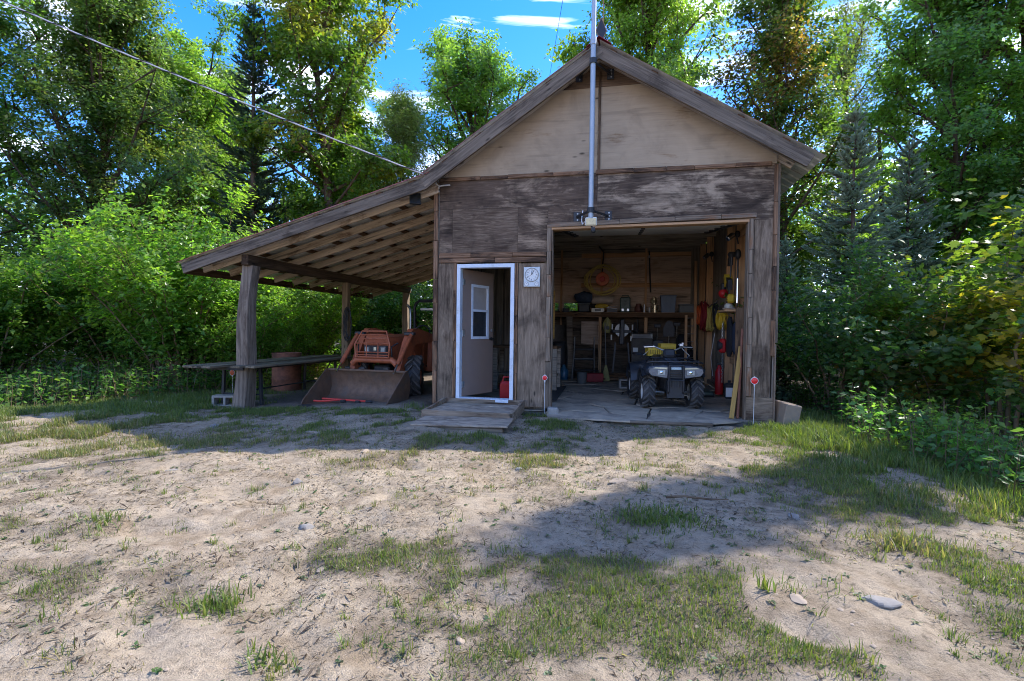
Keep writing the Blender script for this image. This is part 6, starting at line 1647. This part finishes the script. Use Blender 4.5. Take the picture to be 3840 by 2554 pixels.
# undergrowth: leafy weeds, one mass per side
def undergrowth(name, label, seed, region, n, base, alt, h, leaf_s, dens_thr=.35, tpl=LEAF):
    rng = np.random.default_rng(seed)
    x = rng.uniform(region[0], region[1], n); y = rng.uniform(region[2], region[3], n)
    ok = region[4](x, y) & (fbm(x * 1.1 + seed, y * 1.1, 3) > dens_thr)
    x, y = x[ok], y[ok]; m = len(x)
    g = gz(x, y); hh = h * (.35 + .9 * fbm(x * .9 + 2, y * .9 + seed, 3)) * rng.uniform(.55, 1.15, m)
    k = 13
    idx = np.repeat(np.arange(m), k); u = np.tile(np.linspace(.2, 1, k), m) + rng.normal(0, .04, m * k)
    a = rng.uniform(0, 2 * PI, m * k); sp = rng.uniform(.02, .13, m * k)
    lx = rng.normal(0, .22, m)[idx] * u; ly = rng.normal(0, .22, m)[idx] * u
    pos = np.stack([x[idx] + lx * hh[idx] + np.cos(a) * sp, y[idx] + ly * hh[idx] + np.sin(a) * sp, g[idx] + hh[idx] * u], 1)
    nrm = np.stack([np.cos(a) * .35, np.sin(a) * .35, np.full(m * k, .85)], 1) + rng.normal(0, .33, (m * k, 3))
    col = palette(rng, m * k, pos, base, alt, .5, 1.8, .25, seed)
    V, F, C = leaves(pos, nrm, leaf_s * rng.uniform(.55, 1.3, m * k), col, tpl, rng)
    o = link(name, fast_mesh(name, V, F, C, 'leaf'))
    tag(o, label, 'plants', None, 'stuff')
    paths = [np.array([(x[i], y[i], g[i] - .05), (x[i] + lx[i * k + k - 1] * hh[i], y[i] + ly[i * k + k - 1] * hh[i], g[i] + hh[i])]) for i in range(0, m)]
    V, F = tubes_np(paths, [np.array([.006, .002])] * len(paths), 3)
    s = link('stalks', fast_mesh(name + '_stalks', V, F, None, 'bark_pale'), o); s['kind'] = 'stuff'
def reg_right(x, y): return (x > 5.55 + .25 * np.sin(y * 1.7) + np.where(y > -.5, .15, 0) + .22 * np.clip(-y - 2.2, 0, 3) * 0) & ~((x < 5.9) & (y > 1.2) & (y < 6))
undergrowth('right_undergrowth', 'low leafy weeds along the right edge of the yard', 3, (5.4, 9.6, -4.2, 4.5, reg_right), 1500, (.085, .175, .05), (.13, .22, .05), .62, .085)
undergrowth('bright_weeds', 'sunlit patch of taller leafy weeds at right', 33, (6.0, 8.3, -1.6, 1.0, lambda x, y: x > 0), 420, (.13, .23, .05), (.17, .27, .055), .72, .075)
def reg_left(x, y): return (x < -5.9 - .35 * (np.clip(y, -4, 2) + .0) * -.55 + .25 * np.sin(y * 2)) 
undergrowth('left_undergrowth', 'dark leafy weeds along the left edge of the yard', 4, (-13, -5.0, -3.0, 4.5, lambda x, y: x < -5.7 - .55 * (1.2 - np.clip(y, -3, 1.2)) * .75), 2000, (.075, .16, .045), (.12, .2, .045), .75, .095)
undergrowth('back_undergrowth', 'sunlit weeds behind the lean-to', 6, (-7.5, -.2, 6.8, 10, lambda x, y: y > 6.6), 700, (.11, .21, .045), (.17, .25, .05), .8, .1)
undergrowth('side_undergrowth', 'sunlit weeds left of the long table', 7, (-6.6, -4.7, 1.6, 7, lambda x, y: x < -4.75), 480, (.14, .25, .045), (.24, .28, .05), .55, .09)

# ------------------------------------------------------------------ grass, weeds, litter, stones
def grass():
    rng = np.random.default_rng(21)
    Vs, Fs, Cs = [], [], []; base = 0
    def blades(x, y, h, w, dry, lean=.6, flat=0.):
        nonlocal base
        N = len(x); a = rng.uniform(0, 2 * PI, N); z = gfull(x, y) - .006
        d = np.stack([np.cos(a), np.sin(a)], 1); ln = h * rng.uniform(.15, 1., N) * lean
        s = np.stack([-np.sin(a), np.cos(a)], 1) * w[:, None] * .5
        p0 = np.stack([x, y], 1); p1 = p0 + d * (ln * .35)[:, None]; p2 = p0 + d * ln[:, None]
        hz = h * np.sqrt(np.clip(1 - (ln / (h * 1.15)) ** 2, .04, 1))
        V = np.zeros((N, 5, 3)); V[:, 0, :2] = p0 - s; V[:, 1, :2] = p0 + s; V[:, 2, :2] = p1 - s * .8; V[:, 3, :2] = p1 + s * .8; V[:, 4, :2] = p2
        V[:, 0, 2] = z; V[:, 1, 2] = z; V[:, 2, 2] = z + hz * .6; V[:, 3, 2] = z + hz * .6; V[:, 4, 2] = z + hz
        F = np.array([(0, 1, 3), (0, 3, 2), (2, 3, 4)])[None] + (np.arange(N) * 5)[:, None, None] + base
        t = np.clip(dry + rng.normal(0, .2, N), 0, 1)[:, None]
        lush = np.array([.075, .13, .03]); yel = np.array([.17, .19, .045]); straw = np.array([.27, .2, .12])
        k = rng.random((N, 1))
        gcol = lush * (1 - k * .8) + yel * k * .8
        c = gcol * (1 - sstep(.3, .95, t)) + straw * sstep(.3, .95, t)
        c = c * (1 + rng.normal(0, .2, (N, 1)))
        Vs.append(V.reshape(-1, 3)); Fs.append(F.reshape(-1, 3)); Cs.append(np.repeat(np.clip(c, .01, .5), 5, axis=0)); base += N * 5
    # turf patches
    for (x0, x1, y0, y1, per, hh, ww) in ((-1.2, 5.4, -6.2, -3.6, 12000, .022, .0032), (-4.5, 6.4, -3.6, -.2, 5500, .036, .0045), (-7.5, -3.2, -3.2, 2.5, 3200, .06, .007), (4.7, 6.6, -3.5, 2.2, 3600, .07, .007)):
        n = int((x1 - x0) * (y1 - y0) * per)
        x = rng.uniform(x0, x1, n); y = rng.uniform(y0, y1, n)
        d, dry = grass_density(x, y)
        keep = (rng.random(n) < d * d * .75) & ~((x > .05) & (x < 4.82) & (y > -.02)) & ~((x > 2.0) & (x < 4.4) & (y > -.55)) & ~((x > .25) & (x < 1.5) & (y > -1.85))
        x, y, d, dry = x[keep], y[keep], d[keep], dry[keep]; n = len(x)
        h = hh * rng.uniform(.5, 1.6, n) * (.55 + .6 * d)
        blades(x, y, h, ww * rng.uniform(.7, 1.4, n), dry, .8)
    # tufts of longer blades
    nt = 5200
    tx = rng.uniform(-4.5, 6.0, nt); ty = -6.2 + 5.6 * rng.random(nt)
    d, dry = grass_density(tx, ty)
    k = (rng.random(nt) < .12 + d * .6) & ~((tx > 1.9) & (tx < 4.4) & (ty > -.6)) & ~((tx > .2) & (tx < 1.55) & (ty > -1.9))
    tx, ty, dr = tx[k], ty[k], dry[k]
    for i in range(len(tx)):
        m = rng.integers(8, 34); r = rng.uniform(.008, .05)
        blades(tx[i] + rng.normal(0, r, m), ty[i] + rng.normal(0, r, m), rng.uniform(.02, .065, m) * rng.uniform(.6, 1.3), np.full(m, .004), np.full(m, dr[i] * .8), 1.0)
    # a few big clumps seen in the yard
    for (cx_, cy_, r, m, h, dr) in ((1.12, -5.66, .07, 150, .085, .25), (3.11, -4.18, .13, 800, .055, .05), (1.95, -2.9, .12, 150, .07, .7), (3.5, -5.0, .02, 22, .09, .1), (2.3, -6.0, .04, 90, .07, .1), (-.3, -5.0, .08, 120, .07, .3), (1.6, -5.95, .04, 70, .06, .1), (3.05, -5.85, .04, 60, .05, .1), (2.9, -3.0, .05, 60, .06, .3), (4.4, -4.3, .1, 260, .1, .6), (5.0, -3.2, .15, 320, .1, .5)):
        blades(cx_ + rng.normal(0, r, m), cy_ + rng.normal(0, r * .8, m), h * rng.uniform(.5, 1.2, m), np.full(m, .007), np.full(m, dr), 1.0)
    # tall fringe on the right bank, by the wall and along the shadow line
    for (x0, x1, y0, y1, n, h, dr) in ((5.0, 6.0, -1.6, .8, 4200, .14, .05), (5.4, 6.6, -3.4, -1.4, 2600, .12, .15), (4.5, 5.1, -.5, .05, 700, .1, .05), (-7.5, -4.6, -1.5, 2.2, 4200, .1, .1), (-5, -1.5, -3.2, -2.2, 1800, .06, .65), (-.4, .1, -.4, 0, 200, .1, .1), (1.3, 1.8, -.35, -.02, 350, .08, .1)):
        blades(rng.uniform(x0, x1, n), rng.uniform(y0, y1, n), h * rng.uniform(.4, 1.3, n), np.full(n, .0075), np.full(n, dr), .9)
    o = link('grass', fast_mesh('grass', np.concatenate(Vs), np.concatenate(Fs), np.concatenate(Cs), 'grass'))
    tag(o, 'patchy short grass growing over the sandy yard', 'grass', None, 'stuff')
grass()

def litter():
    """dry bits: dead stems, clippings and broadleaf weeds lying on the sand"""
    rng = np.random.default_rng(5)
    n = 125000
    x = rng.uniform(-4.5, 6.2, n); y = -6.3 + 5.9 * rng.random(n) ** 1.1
    k = (fbm(x * 2.6 + 8, y * 2.6, 3) > .4) & ~((x > .1) & (x < 4.8) & (y > -.05)) & ~((x > .2) & (x < 1.55) & (y > -1.9)); x, y = x[k], y[k]; n = len(x)
    pos = np.stack([x, y, gfull(x, y) + rng.uniform(.001, .009, n)], 1)
    nrm = np.array([0, 0, 1.]) + rng.normal(0, .3, (n, 3))
    kind = rng.random(n)[:, None]
    col = np.where(kind < .72, np.array([.075, .052, .035]), np.where(kind < .86, np.array([.27, .21, .14]), np.array([.14, .13, .1]))) * (1 + rng.normal(0, .25, (n, 1)))
    tpl = (np.array([(0, 0, 0), (.45, .09, .05), (1, .0, .0), (.5, -.08, .03)], float), np.array([(0, 1, 2), (0, 2, 3)]))
    V, F, C = leaves(pos, nrm, rng.gamma(2., .008, n) + .007, np.clip(col, .01, .5), tpl, rng, 0.)
    o = link('leaf_litter', fast_mesh('leaf_litter', V, F, C, 'grass'))
    tag(o, 'dry stems and clippings scattered over the sand', 'litter', None, 'stuff')
    # rosettes of small broadleaf weeds
    m = 500; wx = rng.uniform(-1.5, 5.2, m); wy = -6.2 + 4.2 * rng.random(m)
    idx = np.repeat(np.arange(m), 8); a = np.tile(np.arange(8) * PI / 4, m) + rng.normal(0, .3, m * 8)
    r = rng.uniform(.004, .012, m * 8)
    pos = np.stack([wx[idx] + np.cos(a) * r, wy[idx] + np.sin(a) * r, gfull(wx, wy)[idx] + .006], 1)
    nrm = np.stack([-np.cos(a) * .3, -np.sin(a) * .3, np.ones(m * 8)], 1) + rng.normal(0, .2, (m * 8, 3))
    col = palette(rng, m * 8, pos, (.09, .12, .06), (.06, .12, .03), .5, 2.)
    V, F, C = leaves(pos, nrm, rng.uniform(.01, .028, m * 8), col, LEAF, rng, 0.)
    o2 = link('small_weeds', fast_mesh('small_weeds', V, F, C, 'grass'))
    tag(o2, 'small broadleaf weeds dotted over the sandy yard', 'weeds', None, 'stuff')
    # gravel
    n = 5000; x = rng.uniform(-3, 5.5, n); y = -6.3 + 5.8 * rng.random(n); s = rng.gamma(1.5, .0018, n) + .0015
    ico = np.array([(0, 0, .7), (.9, .1, .1), (.2, .95, 0), (-.85, .3, .1), (-.6, -.75, 0), (.5, -.85, .05)]); fi = np.array([(0, 1, 2), (0, 2, 3), (0, 3, 4), (0, 4, 5), (0, 5, 1)])
    ang = rng.uniform(0, 2 * PI, n); c, sn = np.cos(ang), np.sin(ang)
    vx = ico[None, :, 0] * c[:, None] - ico[None, :, 1] * sn[:, None]; vy = ico[None, :, 0] * sn[:, None] + ico[None, :, 1] * c[:, None]
    V = np.stack([x[:, None] + vx * s[:, None], y[:, None] + vy * s[:, None], gfull(x, y)[:, None] + ico[None, :, 2] * s[:, None] + .001], -1).reshape(-1, 3)
    F = (fi[None] + (np.arange(n) * 6)[:, None, None]).reshape(-1, 3)
    o3 = link('gravel', fast_mesh('gravel', V, F, None, 'stone_tan')); tag(o3, 'fine gravel strewn over the sandy yard', 'gravel', None, 'stuff')
litter()

def stone(label, x, y, r, sc, seed, mat='stone_grey', sink=.35):
    rng = np.random.default_rng(seed); mb = MB().sphere((0, 0, 0), 1, 18, 11)
    dirs = rng.normal(size=(9, 3)); dirs /= np.linalg.norm(dirs, axis=1, keepdims=True); cut = rng.uniform(.5, .85, 9)
    out = []
    for v in mb.v:
        p = np.array(v)
        for d, c in zip(dirs, cut):
            k = p @ d
            if k > c: p = p - d * (k - c) * .95
        p = p * (1 + .05 * math.sin(7 * p[0] + 3 * p[2] + seed))
        out.append((p[0] * sc[0] * r, p[1] * sc[1] * r, p[2] * sc[2] * r))
    mb.v = out; o = mb.build('stone', mat, None, True, 18)
    r0 = r; o.scale = (.62, .62, .62); r = r * .62
    o.location = (x, y, float(gfull(np.array([x]), np.array([y]))[0]) + r * sc[2] * (.5 - sink * 1.6) ); o.rotation_euler = (0, 0, rng.uniform(0, 6))
    tag(o, label, 'stone', 'stones in the yard')
for i, (lab, x, y, r, sc, mt) in enumerate((
    ('rounded grey stone standing proud in the left sand', .35, -3.98, .075, (1.1, .9, .95), 'stone_grey'),
    ('flat pale stone in the sand left of centre', .98, -4.8, .085, (1.2, .8, .5), 'stone_grey'),
    ('wide tan stone just below the shed shadow line', .4, -3.02, .11, (1.3, .8, .45), 'stone_tan'),
    ('small pale stone in the far left sand', -.89, -3.94, .085, (1.2, .8, .5), 'stone_grey'),
    ('small pale stone left of the rounded grey one', .04, -4.46, .06, (1.3, .8, .5), 'stone_tan'),
    ('small grey stone below the lower step', 1.96, -3.15, .055, (1.1, .9, .8), 'stone_grey'),
    ('pale stone in the shade of the lean-to', -2.42, -1.79, .13, (1.3, .8, .6), 'stone_grey'),
    ('wide flat stone in the shade before the bucket', -.58, -2.3, .18, (1.5, .8, .22), 'stone_tan'),
    ('pale flat stone in dry grass, left of its neighbour', -2.75, -2.85, .14, (1.3, .8, .4), 'stone_tan'),
    ('pale flat stone in dry grass, right of its neighbour', -2.25, -3.05, .12, (1.5, .7, .35), 'stone_grey'),
    ('pinkish stone near the bottom edge of the frame', 2.24, -5.68, .035, (1.1, .9, .8), 'stone_tan'),
    ('broad tan stone in the sand right of centre', 2.81, -3.39, .14, (1.2, .8, .3), 'stone_tan'),
    ('buried pale slab left of the lower grass patches', 1.35, -5.21, .06, (1.2, .8, .25), 'stone_tan'),
    ('bluish stone in the tree shade at right', 3.93, -3.97, .08, (1.2, .9, .5), 'stone_grey'),
    ('rounded half-buried stone in the lower right', 3.98, -4.98, .1, (1.4, .8, .3), 'stone_grey'),
    ('pale half-buried stone left of the lower right one', 3.62, -5.05, .07, (1.3, .8, .25), 'stone_tan'),
    ('small flat pale stone in the shade left of the bucket', -1.72, -1.87, .09, (1.3, .8, .4), 'stone_grey'),
    ('grey stone at the very bottom edge of the frame', 2.75, -5.93, .035, (1.2, .9, .8), 'stone_grey'))):
    stone(lab, x, y, r, sc, 100 + i, mt)
tw = MB().tube([(0, 0, .02), (.12, .03, .028), (.3, .02, .022), (.42, .06, .02)], [.009, .008, .007, .004], 6).build('fallen_twig', 'bark')
tw.location = (3.15, -4.28 + .45, float(gz(3.15, -3.83)) + .01); tag(tw, 'thin dead twig lying in the tree shade at right', 'twig')
